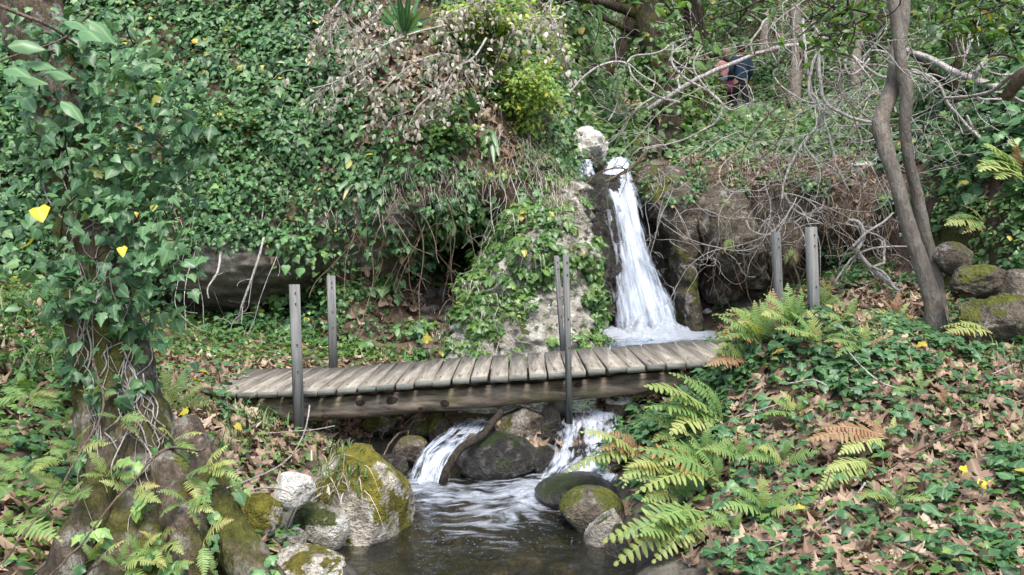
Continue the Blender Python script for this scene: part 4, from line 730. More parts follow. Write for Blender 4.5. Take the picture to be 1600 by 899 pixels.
fern(1135, 672, [(1000, 590, Y, .25), (1012, 640, G, .3), (1035, 665, Y, .3), (1060, 570, G, .15), (1105, 590, G, .1), (1042, 612, G, .25)], 'pale fern reaching leftwards over the deck edge')
fern(1012, 728, [(905, 668, Y, .25), (930, 690, B_, .2), (896, 728, Y, .3), (958, 665, B_, .1), (975, 760, G, .3)], 'yellow and brown fern hanging over the right hand cascade')
fern(1128, 768, [(1080, 690, G, .1), (1005, 712, G, .25), (1012, 760, Y, .3), (1120, 700, G, .05)], 'green fern with an upright pointed frond above the lowest fern')
fern(1112, 822, [(965, 858, Y, .3), (985, 888, Y, .35), (1010, 816, G, .3), (1048, 880, Y, .35), (975, 838, G, .32)], 'lowest pale yellow fern arching over the pool edge')
fern(1150, 850, [(1112, 795, G, .1), (1160, 800, G, .05), (1098, 812, G, .2)], 'small green fern in litter right of the lowest pale fern')
fern(1165, 735, [(1120, 676, G, .1), (1150, 668, G, .05), (1195, 690, G, .1), (1205, 712, G, .2), (1100, 700, G, .2)], 'drooping green fern clump in the middle of the leafy bank')
fern(1392, 700, [(1255, 688, B_, .15), (1280, 668, B_, .1), (1340, 652, B_, 0), (1402, 648, Y, .0), (1310, 712, Y, .2)], 'rusty orange brown fern in the middle of the leafy bank')
fern(1365, 740, [(1272, 765, Y, .2), (1285, 738, Y, .15), (1340, 718, G, .05)], 'single yellow green fern just below the rusty one')
fern(1478, 648, [(1455, 604, B_, 0), (1472, 598, B_, 0), (1500, 622, B_, .05)], 'small rust coloured fern standing alone on the upper bank')
fern(1372, 540, [(1310, 535, Y, .1), (1322, 515, Y, .05), (1360, 508, G, 0), (1400, 520, Y, .05)], 'yellowing fern on the bank below the dry pinkish fern')
fern(1430, 622, [(1405, 585, G, .05), (1440, 570, G, 0), (1462, 590, G, .05), (1395, 610, G, .1)], 'soft green fern in ivy below the twin trunk')
fern(1600, 290, [(1540, 215, Y, .3), (1535, 245, G, .35), (1550, 275, Y, .35), (1590, 205, B_, .2), (1565, 228, G, .3), (1530, 262, Y, .4)], 'bright yellow and orange fern at the edge of the ivy slope', d=4.9)
fern(1548, 352, [(1478, 352, Y, .2), (1482, 335, G, .15), (1510, 320, G, .1), (1520, 368, G, .2)], 'pale fern growing above the mossy rock lip', d=6.1)
fern(1340, 835, [(1375, 852, B_, .15), (1320, 800, B_, .05)], 'curled brown dead fern low on the leafy bank')
fern(1545, 520, [(1478, 505, Y, .1), (1470, 520, Y, .15)], 'thin yellow fern at the foot of the big brown boulder')
fern(268, 655, [(332, 632, G, .1), (318, 598, Y, .05), (285, 572, G, .0), (250, 570, Y, .05), (228, 595, Y, .1), (322, 612, G, .15), (245, 632, G, .1)], 'pale green fern between the ivy tree and the bridge', d=3.9)
for k, (px, py, L, dd, lab) in enumerate([(30, 760, 62, 3.0, 'mid green fern low beside the ivy tree roots'), (90, 742, 52, 3.0, 'fern against the mossy foot of the ivy tree'), (20, 850, 66, 2.7, 'dark green fern in the lowest corner'), (40, 640, 58, 3.6, 'feathery fern behind the ivy tree in brown leaves'), (105, 800, 46, 2.8, 'yellow green fern among trailing stems'), (-20, 700, 60, 3.2, 'fern cut by the edge of the view'), (95, 680, 44, 3.4, 'fine fern halfway up the slope behind the ivy tree')]):
    fern(px, py, [(px + L * math.cos(a) * random.uniform(.8, 1.2), py - L * math.sin(a) * random.uniform(.6, 1) , random.choice([G, G, Y] if k != 2 else [G]), random.uniform(-.1, .15)) for a in np.linspace(.1, 3.0, 6)], lab, d=dd)
fern(842, 150, [(800, 120, Y, .2), (820, 95, G, .2), (868, 110, Y, .2), (885, 140, G, .2), (790, 150, G, .3), (850, 165, Y, .35), (880, 165, Y, .3)], 'pale yellow green fern high on the cliff corner above the outcrop', lift=.1)
fern(1130, 310, [(1128, 345, G, .1), (1140, 338, Y, .1)], 'tiny yellow fern hanging under the rooty bank beside the buttress', lift=.02)
fern(1140, 372, [(1135, 398, G, .1), (1150, 394, G, .1), (1142, 400, G, .05)], 'tiny bright green fern hanging in the hollow', lift=.02)
fern(1235, 385, [(1228, 415, G, .1), (1245, 412, Y, .1)], 'tiny pale fern hanging between the far posts', lift=.02)
# ------------------------------------------------------------------ strap-leaved plants
def strap(px, py, tips, w, m, label, lift=.05, d=None):
    p, n, dh = hit(px, py)
    if d: p, dh = P(px, py, d), d
    p = p + n * lift; e = empty('strap_leaved_plant', p, label, 'plant'); dh2 = dh - lift
    for (tx, ty, arch) in tips:
        q = P(tx, ty, dh2 - random.uniform(.0, .25)) - p; L = np.linalg.norm(q); s = np.linspace(0, 1, 12)[:, None]; c = q * s + np.array([0, -.25, 1.]) * arch * L * (s - s ** 2) * 2
        tg = nrmz(np.gradient(c, axis=0)); side = nrmz(np.cross(tg, [0.1, -1., .25])); hw = w * np.sin(np.pi * np.clip(s * .93 + .07, 0, 1)) ** .6; nn = np.cross(side, tg); mb = MB()
        V = np.vstack([c - side * hw, c - nn * hw * .35, c + side * hw]); i = np.arange(11); Q = np.vstack([np.stack([i, i + 12, i + 13, i + 1], -1), np.stack([i + 12, i + 24, i + 25, i + 13], -1)]); r1 = random.random()
        u = np.concatenate([np.full(12, -.4), np.zeros(12), np.full(12, .4)]); o = mb.add(V, Q, np.stack([np.full(36, r1), np.full(36, random.uniform(.1, .8)), u, np.tile(s[:, 0], 3)], -1)); mb.build('blade', M[m], e, True).location = (0, 0, 0)
strap(632, 62, [(590, 8, .1), (606, -6, .05), (622, -14, .0), (640, -16, .0), (655, -4, .05), (668, 10, .1), (676, 28, .15), (592, 34, .15), (600, 52, .2), (664, 50, .2), (645, 20, .1), (612, 20, .1), (630, 10, .05), (674, 42, .1), (586, 20, .1)], .03, 'strap', 'large dark green strap leaved plant at the top of the cliff')
strap(565, 288, [(528, 300, .3), (536, 314, .4), (552, 330, .35), (566, 334, .3), (582, 322, .35), (594, 302, .3), (545, 296, .3), (575, 330, .35)], .021, 'strap_pale', 'pale drooping strap leaved plant in the middle of the cliff')
strap(764, 208, [(748, 235, .2), (755, 248, .2), (764, 262, .15), (772, 258, .2), (780, 246, .2), (758, 228, .25), (776, 232, .25), (768, 245, .2), (750, 222, .3)], .024, 'strap_pale', 'pale hanging tuft of strap leaves above the outcrop')
strap(742, 185, [(722, 140, .05), (730, 132, .0), (742, 128, .0), (728, 155, .1), (752, 150, .1)], .018, 'strap', 'upright green strap leaved plant just above the pale hanging tuft')
strap(738, 100, [(712, 78, .15), (722, 66, .1), (748, 70, .1), (758, 84, .1), (730, 60, .0), (762, 96, .1)], .018, 'strap', 'small arching strap plant among yellow green shrubs')
strap(1545, 78, [(1530, 60, .1), (1555, 58, .1), (1565, 66, .1), (1538, 52, 0)], .022, 'strap', 'small strap plant on the ivy slope behind the twin trunk')
strap(1372, 462, [(1360, 436, .1), (1370, 432, .05), (1378, 438, .1), (1384, 446, .1)], .014, 'strap', 'little upright green plant under the rooty bank')
# ------------------------------------------------------------------ shrubs on the cliff
def shrub(name, cx, cy, rx, ry, n, m, size, label, seed, stems=7, depth=.5, templ=None, cat='shrub', fwd=.0):
    rg = np.random.default_rng(seed); p, nr, d = hit(cx, cy); p = p + nrmz(CAM - p) * fwd; R = np.array([rx * d / F, depth, ry * d / F]); base = p + np.array([0, .02, -R[2] * .5]); e = empty(name, base, label, cat); mb = MB(); cl = MB(); ends = []
    for k in range(stems):
        v = nrmz(rg.normal(size=3)) * [1, .7, 1]; v[1] = -abs(v[1]) * .8; q = p + R * v * .9; ends.append(q); path = catm([base, (base + q) / 2 + np.array([0, -.05, .05]) + rg.normal(size=3) * .04, q], 10); tube(mb, path, np.linspace(.010, .003, 10), 5)
    mb.build('stem', M['twig_br'], e, True, base)
    N = n; ci = rg.integers(0, 28, N); cc = nrmz(rg.normal(size=(28, 3))) * rg.uniform(.3, .95, (28, 1)); cc[:, 1] = -np.abs(cc[:, 1]) * .9; pos = p + cc[ci] * R + rg.normal(size=(N, 3)) * R * .13; pos[:, 1] = np.minimum(pos[:, 1], p[1] + .1)
    leaves(cl, templ or T_OV, pos, UPV + .6 * TOC + .5 * rv(N, rg), cc[ci] + .5 * rv(N, rg) - [0, 0, .3], rg.uniform(size[0], size[1], N), .45 + rg.normal(0, .15, 28)[ci] + rg.normal(0, .18, N), None, rg); fo = cl.build('foliage', M[m], e, False, base); fo['kind'] = 'stuff'
shrub('shrub', 840, 75, 46, 60, 1500, 'shrub_y', (.035, .07), 'tall yellow green shrub on the cliff edge nearest the wooded valley', 11, fwd=.35)
shrub('shrub', 715, 30, 40, 40, 700, 'shrub_y', (.03, .06), 'small yellow green shrub among the withered leaves', 12)
shrub('shrub', 770, 35, 65, 50, 2000, 'shrub_y', (.035, .07), 'yellow green flowering shrub at the top of the cliff', 1, fwd=.6)
shrub('shrub', 815, 140, 85, 62, 1500, 'shrub_y', (.035, .07), 'yellow green shrub on the cliff corner below the flowering one', 2, fwd=.3)
shrub('shrub', 690, 205, 50, 40, 900, 'ivy_light', (.03, .06), 'low bright green shrub beside the pale hanging tuft', 3, templ=T_SM)
shrub('shrub', 698, 352, 50, 34, 900, 'ivy_light', (.03, .055), 'leafy shrub hanging over the mouth of the dark cave', 4, depth=.35)
shrub('shrub', 860, 60, 40, 60, 900, 'under', (.05, .09), 'grey green shrub where the cliff meets the wooded valley', 5)
shrub('shrub', 360, 205, 70, 40, 1000, 'ivy_light', (.03, .06), 'fine leaved green bush in the middle of the ivy cliff', 6, templ=T_SM)
shrub('shrub', 1205, 130, 40, 56, 1000, 'ivy', (.06, .11), 'dark ivy bush beside the hikers', 7, templ=T_SM, depth=.8)
# ------------------------------------------------------------------ the ivy tree in front
def pxpath(pts, n): q = catm(np.array([p[:3] for p in pts], float), n); return np.array([P(*r) for r in q])
LT = empty('ivy_tree', P(235, 860, 2.95), 'thick old tree smothered in ivy beside the bridge approach, with mossy flared roots', 'tree')
tp = [(20, -140, 3.5, 40), (45, 10, 3.4, 42), (85, 130, 3.35, 42), (115, 250, 3.3, 44), (140, 380, 3.25, 47), (163, 500, 3.2, 50), (186, 600, 3.15, 58), (206, 690, 3.1, 74), (222, 780, 3.05, 94), (232, 880, 2.98, 122), (236, 980, 2.9, 146)]
pt = pxpath(tp, 130); rr = catm(np.array([[t[3] * t[2] / F] for t in tp]), 130)[:, 0]; mb = MB(); tube(mb, pt, rr, 90, None, True, .34, 3)
V = mb.v[0]; V += nrmz(V - np.repeat(pt, 90, 0)) * (.022 * ridge(V * [9, 9, 3.0], 4, 9) + .010 * fbm(V * 26, 3, 6))[:, None]
for pts, r0, r1 in (([(285, 660, 3.0), (318, 740, 2.95), (348, 810, 2.9), (392, 885, 2.82), (450, 980, 2.75)], .055, .075), ([(180, 690, 2.95), (150, 780, 2.85), (105, 880, 2.75), (60, 960, 2.7)], .05, .075), ([(250, 720, 2.92), (285, 800, 2.82), (300, 900, 2.75), (310, 980, 2.7)], .05, .08), ([(148, 560, 3.1), (140, 650, 3.0), (138, 740, 2.98), (150, 800, 2.95)], .022, .03)):
    tube(mb, pxpath(pts, 40), np.linspace(r0, r1, 40), 20, None, True, .4, 7)
tk = mb.build('trunk', M['bark_ivy'], LT, True, P(235, 860, 2.95)); TV = np.vstack(mb.v); TF = np.vstack(mb.f); solid(TV, TF); S_TR = Surf(TV, TF); rebuild()
mb = MB(); rg = np.random.default_rng(5)
for k in range(58):
    y0 = rg.uniform(240, 640); y1 = y0 + rg.uniform(80, 240); cx = np.interp(y0, [240, 400, 600, 700], [112, 142, 188, 215]) + rg.uniform(-42, 52); xx = cx; pts = []
    for y in np.linspace(y0, y1, 7):
        xx += rg.normal() * 13 + (8 if y > 560 else 2) * np.sign(cx - 180 + rg.normal() * 20) * .5; p, n, d = hit(xx, y)
        if d > 3.7: break
        pts.append(p + n * rg.uniform(.004, .022))
    if len(pts) > 3: tube(mb, catm(pts, 18), rg.uniform(.0009, .0030), 5, None, False)
o = mb.build('aerial_roots', M['twig'], LT, True, P(235, 860, 2.95)); o['kind'] = 'stuff'; o['label'] = 'pale aerial ivy roots gripping the trunk'
mb = MB(); rg = np.random.default_rng(8); cl = [(45, 40), (110, 60), (150, 40), (160, 95), (60, 130), (110, 125), (190, 120), (150, 160), (90, 190), (200, 190), (260, 150), (250, 200), (160, 225), (80, 240), (120, 270), (215, 250), (285, 245), (310, 270), (180, 290), (250, 300), (130, 320), (95, 350), (190, 350), (240, 360), (150, 385), (205, 400), (110, 415), (170, 440), (225, 440), (130, 465), (240, 480), (190, 505), (145, 530), (215, 540), (60, 280), (40, 330), (265, 400), (230, 330), (70, 80), (20, 190), (50, 235), (310, 225), (205, 60), (100, 480), (175, 120), (140, 190), (185, 240), (225, 290), (75, 400), (165, 330)]
for cx, cy in cl:
    n = rg.integers(20, 34) if cy < 330 else rg.integers(12, 24); d = rg.uniform(2.9, 3.25); c = P(cx + rg.normal() * 8, cy + rg.normal() * 8, d); R = rg.uniform(.06, .17); dr = nrmz(rg.normal(size=(n, 3))); dr[:, 1] = -np.abs(dr[:, 1]); pos = c + dr * R * rg.uniform(.3, 1.1, (n, 1)) * [1.25, .9, 1]
    leaves(mb, T_IVY, pos, UPV * .75 + TOC * .75 + .5 * rv(n, rg), dr * .4 - UPV * .9 + .7 * rv(n, rg), rg.uniform(.026, .058, n), .52 + rg.normal() * .12 + rg.normal(0, .15, n), None, rg)
    for q in range(2):
        e = pos[q]; st, nn, dd = hit(np.clip(cx, 60, 230), cy + 20); tube(mb, catm([st if dd < 3.6 else c + [0, .1, .05], (st + e) / 2 + [0, -.03, .02], e] if dd < 3.6 else [c + [0, .15, .12], c, e], 8), .003, 4, [.1, .2, .5, .5], False)
o = mb.build('ivy', M['ivy_big'], LT, False, P(235, 860, 2.95)); o['kind'] = 'stuff'
mb = MB(); clumps(mb, S_TR, 46, 8, (.03, .09), T_IVY, (.03, .065), lambda px, py, d, c: (py < 690) * 1. + .0, 0., cam=.8, up=.7, r1b=.4); clumps(mb, S_TR, 60, 9, (.02, .07), T_SM + T_IVY, (.02, .045), lambda px, py, d, c: (py > 640) * (.4 + 1. * noisy(c, 3., 19, -.1, .2)), 0., cam=.8, up=.7, r1b=.75); o = mb.build('ivy', M['ivy'], LT, False, P(235, 860, 2.95)); o['kind'] = 'stuff'
def stem_thing(name, pts, r0, r1, m, label, cat='stem', group=None, n=40, wob=.0, seed=0, sides=6):
    path = pxpath(pts, n); path = path + wob * np.stack([fbm(np.stack([np.linspace(0, 5, n) + seed * 7.7, np.full(n, k * 9.1), np.zeros(n)], -1), 3, 13) for k in range(3)], -1)
    mb = MB(); tube(mb, path, np.linspace(r0, r1, n), sides); o = mb.build(name, M[m], None, True, path[0]); tag(o, label, cat, group); return o, path
stem_thing('trailing_stem', [(318, 705, 2.75), (262, 712, 2.62), (205, 755, 2.55), (150, 830, 2.5), (90, 895, 2.45), (20, 960, 2.4)], .0042, .0028, 'twig_br', 'long thin stem trailing down across the mossy trunk foot', wob=.03)
stem_thing('trailing_stem', [(150, 560, 3.0), (155, 650, 2.8), (120, 720, 2.65), (85, 790, 2.6), (35, 850, 2.55), (-20, 900, 2.5)], .0038, .0025, 'twig_br', 'second thin stem curving down from the trunk toward the lowest corner', wob=.03, seed=3)
stem_thing('trailing_stem', [(-20, 0, 2.6), (20, 18, 2.6), (75, 40, 2.65), (120, 70, 2.75)], .007, .004, 'twig_br', 'thin bare twig poking in at the top of the ivy tree')
for k, (x, y, L, fr, lab) in enumerate([(150, 628, 30, [.6, 2.4, 1.5], 'tiny yellow green fern high on the trunk flare'), (187, 655, 34, [-.4, .2, 2.8], 'small drooping fern beside aerial roots'), (272, 690, 38, [-.8, -.3, .4, 2.2], 'ragged small fern at the base of the trunk flare by the moss'), (168, 745, 42, [.1, .8, 2.2, 3.0], 'small fern along the trailing stem over moss'), (205, 770, 40, [-.3, .3, 2.6], 'pale fern tuft just below the trailing stem'), (292, 745, 36, [-1.0, -.4, .5, 2.0], 'pale small fern on the mossy shoulder of trunk'), (318, 735, 46, [.1, .45, .8], 'fern reaching from the root ridge toward dry leaves'), (292, 785, 40, [-.9, -.3, .3, 2.4, 3.4], 'rosette of small fern on the grey lichen bark'), (318, 848, 46, [-1.2, -1.6, .9], 'hanging fern on the mossy root ridge'), (252, 858, 36, [.4, 1.3, 2.4, 3.3], 'small fern rosette on the lowest trunk'), (222, 868, 32, [-.2, 1.0, 2.2, 3.4], 'tiny fern rosette left of the lowest trunk rosette'), (190, 890, 44, [-.4, .6, 1.5, 2.4], 'bright fern at the very foot of the trunk'), (152, 880, 40, [.8, 1.5, 2.2], 'thin fern at the foot of the left root'), (110, 770, 46, [2.5, 3.0, .5], 'fern fronds along the second trailing stem'), (120, 705, 46, [2.6, 3.1, .4, 1.2], 'flat green fern where the second stem leaves the trunk'), (262, 895, 36, [.5, 1.6, 2.5], 'fern tip rising at the bottom edge by the trunk')]):
    p, n, d = hit(x, y); d = min(d, 3.0); p = P(x, y, d - .03); e = empty('small_fern', p, lab, 'fern')
    for a in fr:
        q = P(x + L * math.cos(a) * random.uniform(.9, 1.3), y - L * math.sin(a) * random.uniform(.9, 1.3), d - .03 - random.uniform(.03, .09)); v = q - p; frond_obj(e, random.choice([G, G, Y]), (0, 0, 0), v, np.linalg.norm(v) * 1.15, random.uniform(-.3, .3))
# big pale leaves poking in at the upper corner, and two yellow leaves
mb = MB(); c = P(-10, 90, 2.15); e = empty('leafy_shoot', c, 'shoot with large pale green leaves in front of the ivy tree', 'leaves')
for k, (x, y, a) in enumerate([(10, 70, .2), (40, 95, -.2), (70, 110, -.3), (5, 105, -.6), (30, 118, -.4), (100, 30, -.4), (125, 45, -.9), (140, 30, -.5), (35, 150, -1.), (95, 155, -.8)]):
    m1 = MB(); p = P(x, y, 2.2 + .05 * (k % 3)); leaves(m1, T_OV, p[None], np.array([[.1, -.5, .9]]) + .2 * rv(1), np.array([[math.cos(a), -.1, math.sin(a)]]), .085, np.array([.8])); m1.build('leaf', M['ivy_big'], e, False, c)
tube(mb, catm([c + [-.1, 0, -.05], P(30, 85, 2.25), P(100, 60, 2.3), P(140, 20, 2.35)], 14), .003, 5); mb.build('stem', M['twig_br'], e, True, c)
t = NT('yellow_leaf'); r1, r2, u, v = t.tint(); M['yellow'] = t.done(t.n('MixShader', _0=.3, _1=t.bsdf(t.mix(t.ramp(t.math('ABSOLUTE', u), [(0., 1.), (.06, 0.)]), (.52, .45, .035), (.6, .56, .2)), .5), _2=t.n('BsdfTranslucent', Color=(.6, .5, .05)).outputs[0]).outputs[0])
for (x, y, d, s, a, lab) in ((60, 322, 2.7, .075, -1.2, 'yellow heart shaped leaf in front of the ivy tree'), (190, 385, 2.85, .05, -1.3, 'small yellow leaf hanging on the ivy trunk'), (1500, 752, 3.9, .10, .1, 'bright yellow lobed leaf lying on the litter'), (1524, 764, 3.85, .10, -.4, 'second bright yellow leaf overlapping the first on the litter')):
    m1 = MB(); p = P(x, y, d) if d < 3 else hit(x, y)[0] + np.array([0, -.02, .05]); leaves(m1, T_IVY[:2] if d > 3 else T_IVY[3:], p[None], np.array([[0, -.7, .7]]), np.array([[math.cos(a), -.1, math.sin(a)]]), s * .9, np.array([.5])); o = m1.build('yellow_leaf', M['yellow'], None, False, p); tag(o, lab, 'leaf')
# ------------------------------------------------------------------ twin trunk tree
TT = empty('twin_trunk_tree', P(1464, 515, 6.3), 'slender tree with two smooth grey trunks twisting together on the upper bank', 'tree')
for pts, hw, lab in (([(1428, -260, 6.4), (1412, -60, 6.4), (1412, 20, 6.38), (1402, 80, 6.36), (1396, 130, 6.35), (1384, 165, 6.33), (1376, 195, 6.32), (1383, 230, 6.3), (1400, 282, 6.28), (1416, 340, 6.27), (1438, 410, 6.26), (1457, 470, 6.25), (1466, 540, 6.25)], [8, 9, 10, 11, 12, 12.5, 13, 12, 11.5, 11.5, 12, 14, 19], 'thicker trunk with a sharp bend'), ([(1380, -260, 6.1), (1390, -60, 6.15), (1395, 0, 6.17), (1404, 60, 6.2), (1409, 110, 6.22), (1416, 150, 6.25), (1414, 200, 6.3), (1420, 250, 6.35), (1434, 310, 6.4), (1449, 380, 6.42), (1464, 440, 6.43), (1472, 530, 6.43)], [6.5, 7.5, 8, 8.5, 9, 9.5, 9, 8.5, 9, 9.5, 10, 14], 'thinner trunk crossing in front near the top')):
    path = pxpath(pts, 90); r = catm(np.array(hw, float)[:, None], 90)[:, 0] * 6.3 / F; mb = MB(); tube(mb, path, r, 28, None, True, .16, 4); o = mb.build('trunk', M['bark_grey'], TT, True, P(1464, 515, 6.3)); o['label'] = lab
def crown(parent, origin, cs, per, size, m, rg, templ=T_OV, squash=.7, tw=True):
    mb = MB(); sb = MB()
    for (c, R) in cs:
        n = per; dr = nrmz(rg.normal(size=(n, 3))) * (rg.random((n, 1)) ** .45); pos = c + dr * R * [1, 1, squash]; leaves(mb, templ, pos, UPV + .6 * rv(n, rg), dr * [1, 1, .2] - UPV * .35 + .5 * rv(n, rg), rg.uniform(size[0], size[1], n), .5 + rg.normal() * .12 + rg.normal(0, .15, n), None, rg)
        if tw:
            for q in range(5): tube(sb, catm([c + [0, .05, R * .2], c + dr[q] * R * .5 + rg.normal(size=3) * .05, pos[q]], 8), np.linspace(.008, .003, 8), 4, None, False)
    o = mb.build('crown', M[m], parent, False, origin); o['kind'] = 'stuff'
    if tw: sb.build('twigs', M['twig_dk'], parent, True, origin)['kind'] = 'stuff'
rg = np.random.default_rng(77); crown(TT, P(1464, 515, 6.3), [(P(x, y, d), r) for x, y, d, r in ((1340, -60, 6, .5), (1480, -90, 6.3, .6), (1420, -140, 6, .7), (1560, 10, 5.6, .28), (1490, 25, 5.8, .22), (1300, 60, 5.7, .16), (1330, 20, 5.7, .2), (1585, 60, 5.4, .18), (1230, -90, 6.2, .5), (1530, 40, 5.6, .15))], 55, (.045, .085), 'overleaf', rg)
# ------------------------------------------------------------------ woodland trees behind
BT = [([(1050, 262, 10.3), (1046, 200, 10.4), (1036, 120, 10.6), (1020, 55, 10.8), (1005, -40, 11), (1000, -200, 11.2)], 24, 'dark ivy clad tree standing above the waterfall lip', 330),
 ([(1098, 262, 11.3), (1094, 180, 11.3), (1086, 80, 11.4), (1080, -60, 11.6), (1075, -220, 11.8)], 17, 'leaning tree wrapped in bright ivy just behind the waterfall tree', 240),
 ([(915, 178, 15), (932, 130, 15), (962, 95, 15), (982, 45, 15), (986, -30, 15), (980, -200, 15)], 11, 'dark curving tree beyond the leafy path', 40),
 ([(906, 186, 14), (908, 120, 14.2), (902, 40, 14.4), (895, -80, 14.6)], 12, 'ivy covered trunk at the edge of the leafy path by the cliff', 130),
 ([(1508, 300, 8.6), (1503, 220, 8.8), (1498, 120, 9.1), (1494, 0, 9.4), (1490, -160, 9.6)], 13, 'dark slim trunk behind the tangle on the ivy slope', 60),
 ([(1340, 160, 17), (1336, 60, 17.3), (1342, -40, 17.6), (1346, -200, 18)], 9, 'thin pale trunk far behind the tangled branches', 20),
 ([(1240, 165, 20), (1245, 80, 20.3), (1240, -20, 20.6), (1236, -160, 21)], 9, 'far thin trunk behind the tangle beyond the hikers', 20),
 ([(1455, 120, 15), (1452, 40, 15.2), (1458, -60, 15.5), (1460, -180, 16)], 8, 'far slim tree right behind the twin trunk tree', 20),
 ([(1195, 172, 24), (1192, 90, 24.4), (1198, 10, 24.8), (1196, -140, 25.5)], 8, 'far tree immediately beside the hikers', 30),
 ([(1000, 150, 24), (1004, 80, 24.5), (998, 0, 25), (996, -140, 26)], 8, 'farthest grey trunk above the end of the leafy path', 20),
 ([(1570, 100, 12), (1574, 20, 12.3), (1568, -70, 12.6), (1566, -200, 13)], 9, 'slim trunk at the top of the ivy slope', 20)]
rg = np.random.default_rng(99)
for pts, hw, lab, ni in BT:
    o0 = P(*pts[0]); t_ = empty('woodland_tree', o0, lab, 'tree'); path = pxpath(pts, 40); r = np.linspace(1.15, .75, 40) * hw * np.array([p for p in catm(np.array([[q[2]] for q in pts], float), 40)[:, 0]]) / F; mb = MB(); tube(mb, path, r, 16, None, True, .2, 4)
    for k in range(5):
        i = rg.integers(14, 38); q = path[i] + rg.normal(size=3) * [.8, .4, .3] + [0, -.2, .5]; tube(mb, catm([path[i], (path[i] + q) / 2 + [0, 0, .1], q], 10), np.linspace(r[i] * .45, r[i] * .12, 10), 6)
    mb.build('trunk', M['bark_dark' if 'dark' in lab or 'ivy' in lab else 'bark_grey'], t_, True, o0)
    if ni > 50:
        i = rg.integers(0, 34, ni * 5); a = rg.uniform(0, 2 * np.pi, ni * 5); dr = np.stack([np.cos(a), np.sin(a), 0 * a], -1); s_ = rg.uniform(.8, 2.3, ni * 5) ** 1.2; keep = fbm(np.stack([path[i][:, 2] * 1.6, a * 1.0, 0 * a], -1), 2, 5) > -.16
        pos = (path[i] + dr * (r[i] * s_)[:, None] + rg.normal(size=(len(i), 3)) * .03)[keep]; m1 = MB(); leaves(m1, T_SM + T_IVY, pos, dr[keep] * .6 + UPV * .7 + .35 * rv(len(pos), rg), -UPV + .6 * rv(len(pos), rg), rg.uniform(.055, .095, len(pos)), .5 + rg.normal(0, .2, len(pos)), None, rg); iv = m1.build('ivy', M['ivy_light'], t_, False, o0); iv['kind'] = 'stuff'
    d0 = pts[-1][2]; x0, y0 = pts[-1][0], pts[-1][1]
    crown(t_, o0, [(P(x0 + rg.normal() * 75 * (14 / d0) ** .4, rg.uniform(-190, 12), d0 + rg.normal() * .9), rg.uniform(.35, .8) * (d0 / 14) ** .6) for _ in range(9)], 130, (.06 * (d0 / 12) ** .6, .11 * (d0 / 12) ** .6), 'under', rg, T_SM + T_OV)
# ------------------------------------------------------------------ branches
def wander(p0, dr, L, rg, n=26, curl=.5, sag=-.15):
    st = L / n; p = np.array(p0, float); v = nrmz(np.array(dr, float)); out = [p.copy()]; w = rg.normal(size=3) * .6
    for k in range(n):
        w = w * .82 + rg.normal(size=3) * .5; v = nrmz(v + curl * st / L * 3.2 * w + np.array([0, 0, sag]) * st / L * 2); p = p + v * st; out.append(p.copy())
    return np.array(out)
def twiggy(name, path, r0, r1, m, label, cat, rg, group=None, subs=4, slen=.5, leafs=None, curl=.9):
    mb = MB(); n = len(path); rad = np.linspace(r0, r1, n); tube(mb, path, rad, 7); tips = [path[-1]]
    for k in range(subs):
        i = rg.integers(n // 5, n - 1); tg = nrmz(path[min(i + 1, n - 1)] - path[i - 1]); d = nrmz(tg + rg.normal(size=3) * .8); sp = wander(path[i], d, slen * rg.uniform(.5, 1.3), rg, 16, curl); tube(mb, sp, np.linspace(rad[i] * .6, max(r1 * .5, .0022), 17), 5); tips += [sp[-1], sp[10]]
        if rg.random() < .7: j = rg.integers(5, 14); s2 = wander(sp[j], nrmz(sp[j] - sp[j - 2] + rg.normal(size=3) * .4 * slen), slen * .5, rg, 10, curl); tube(mb, s2, np.linspace(.0035, .0018, 11), 4); tips.append(s2[-1])
    o = mb.build(name, M[m], None, True, path[0]); tag(o, label, cat, group)
    if leafs:
        lm, templ, cnt, sz, spread, dn = leafs; ps = np.vstack([path[n // 4:], np.array(tips)]); i = rg.integers(0, len(ps), cnt); pos = ps[i] + rg.normal(size=(cnt, 3)) * spread - np.array([0, 0, dn]) * rg.random((cnt, 1)); m1 = MB()
        leaves(m1, templ, pos, UPV * (.9 if dn < .05 else .25) + TOC * .5 + .6 * rv(cnt, rg), -UPV * (.5 if dn < .05 else 1.6) + .6 * rv(cnt, rg), rg.uniform(sz[0], sz[1], cnt), None, None, rg); lo = m1.build('leaves', M[lm], o, False, path[0]); lo['kind'] = 'stuff'
    return o
rg = np.random.default_rng(123)
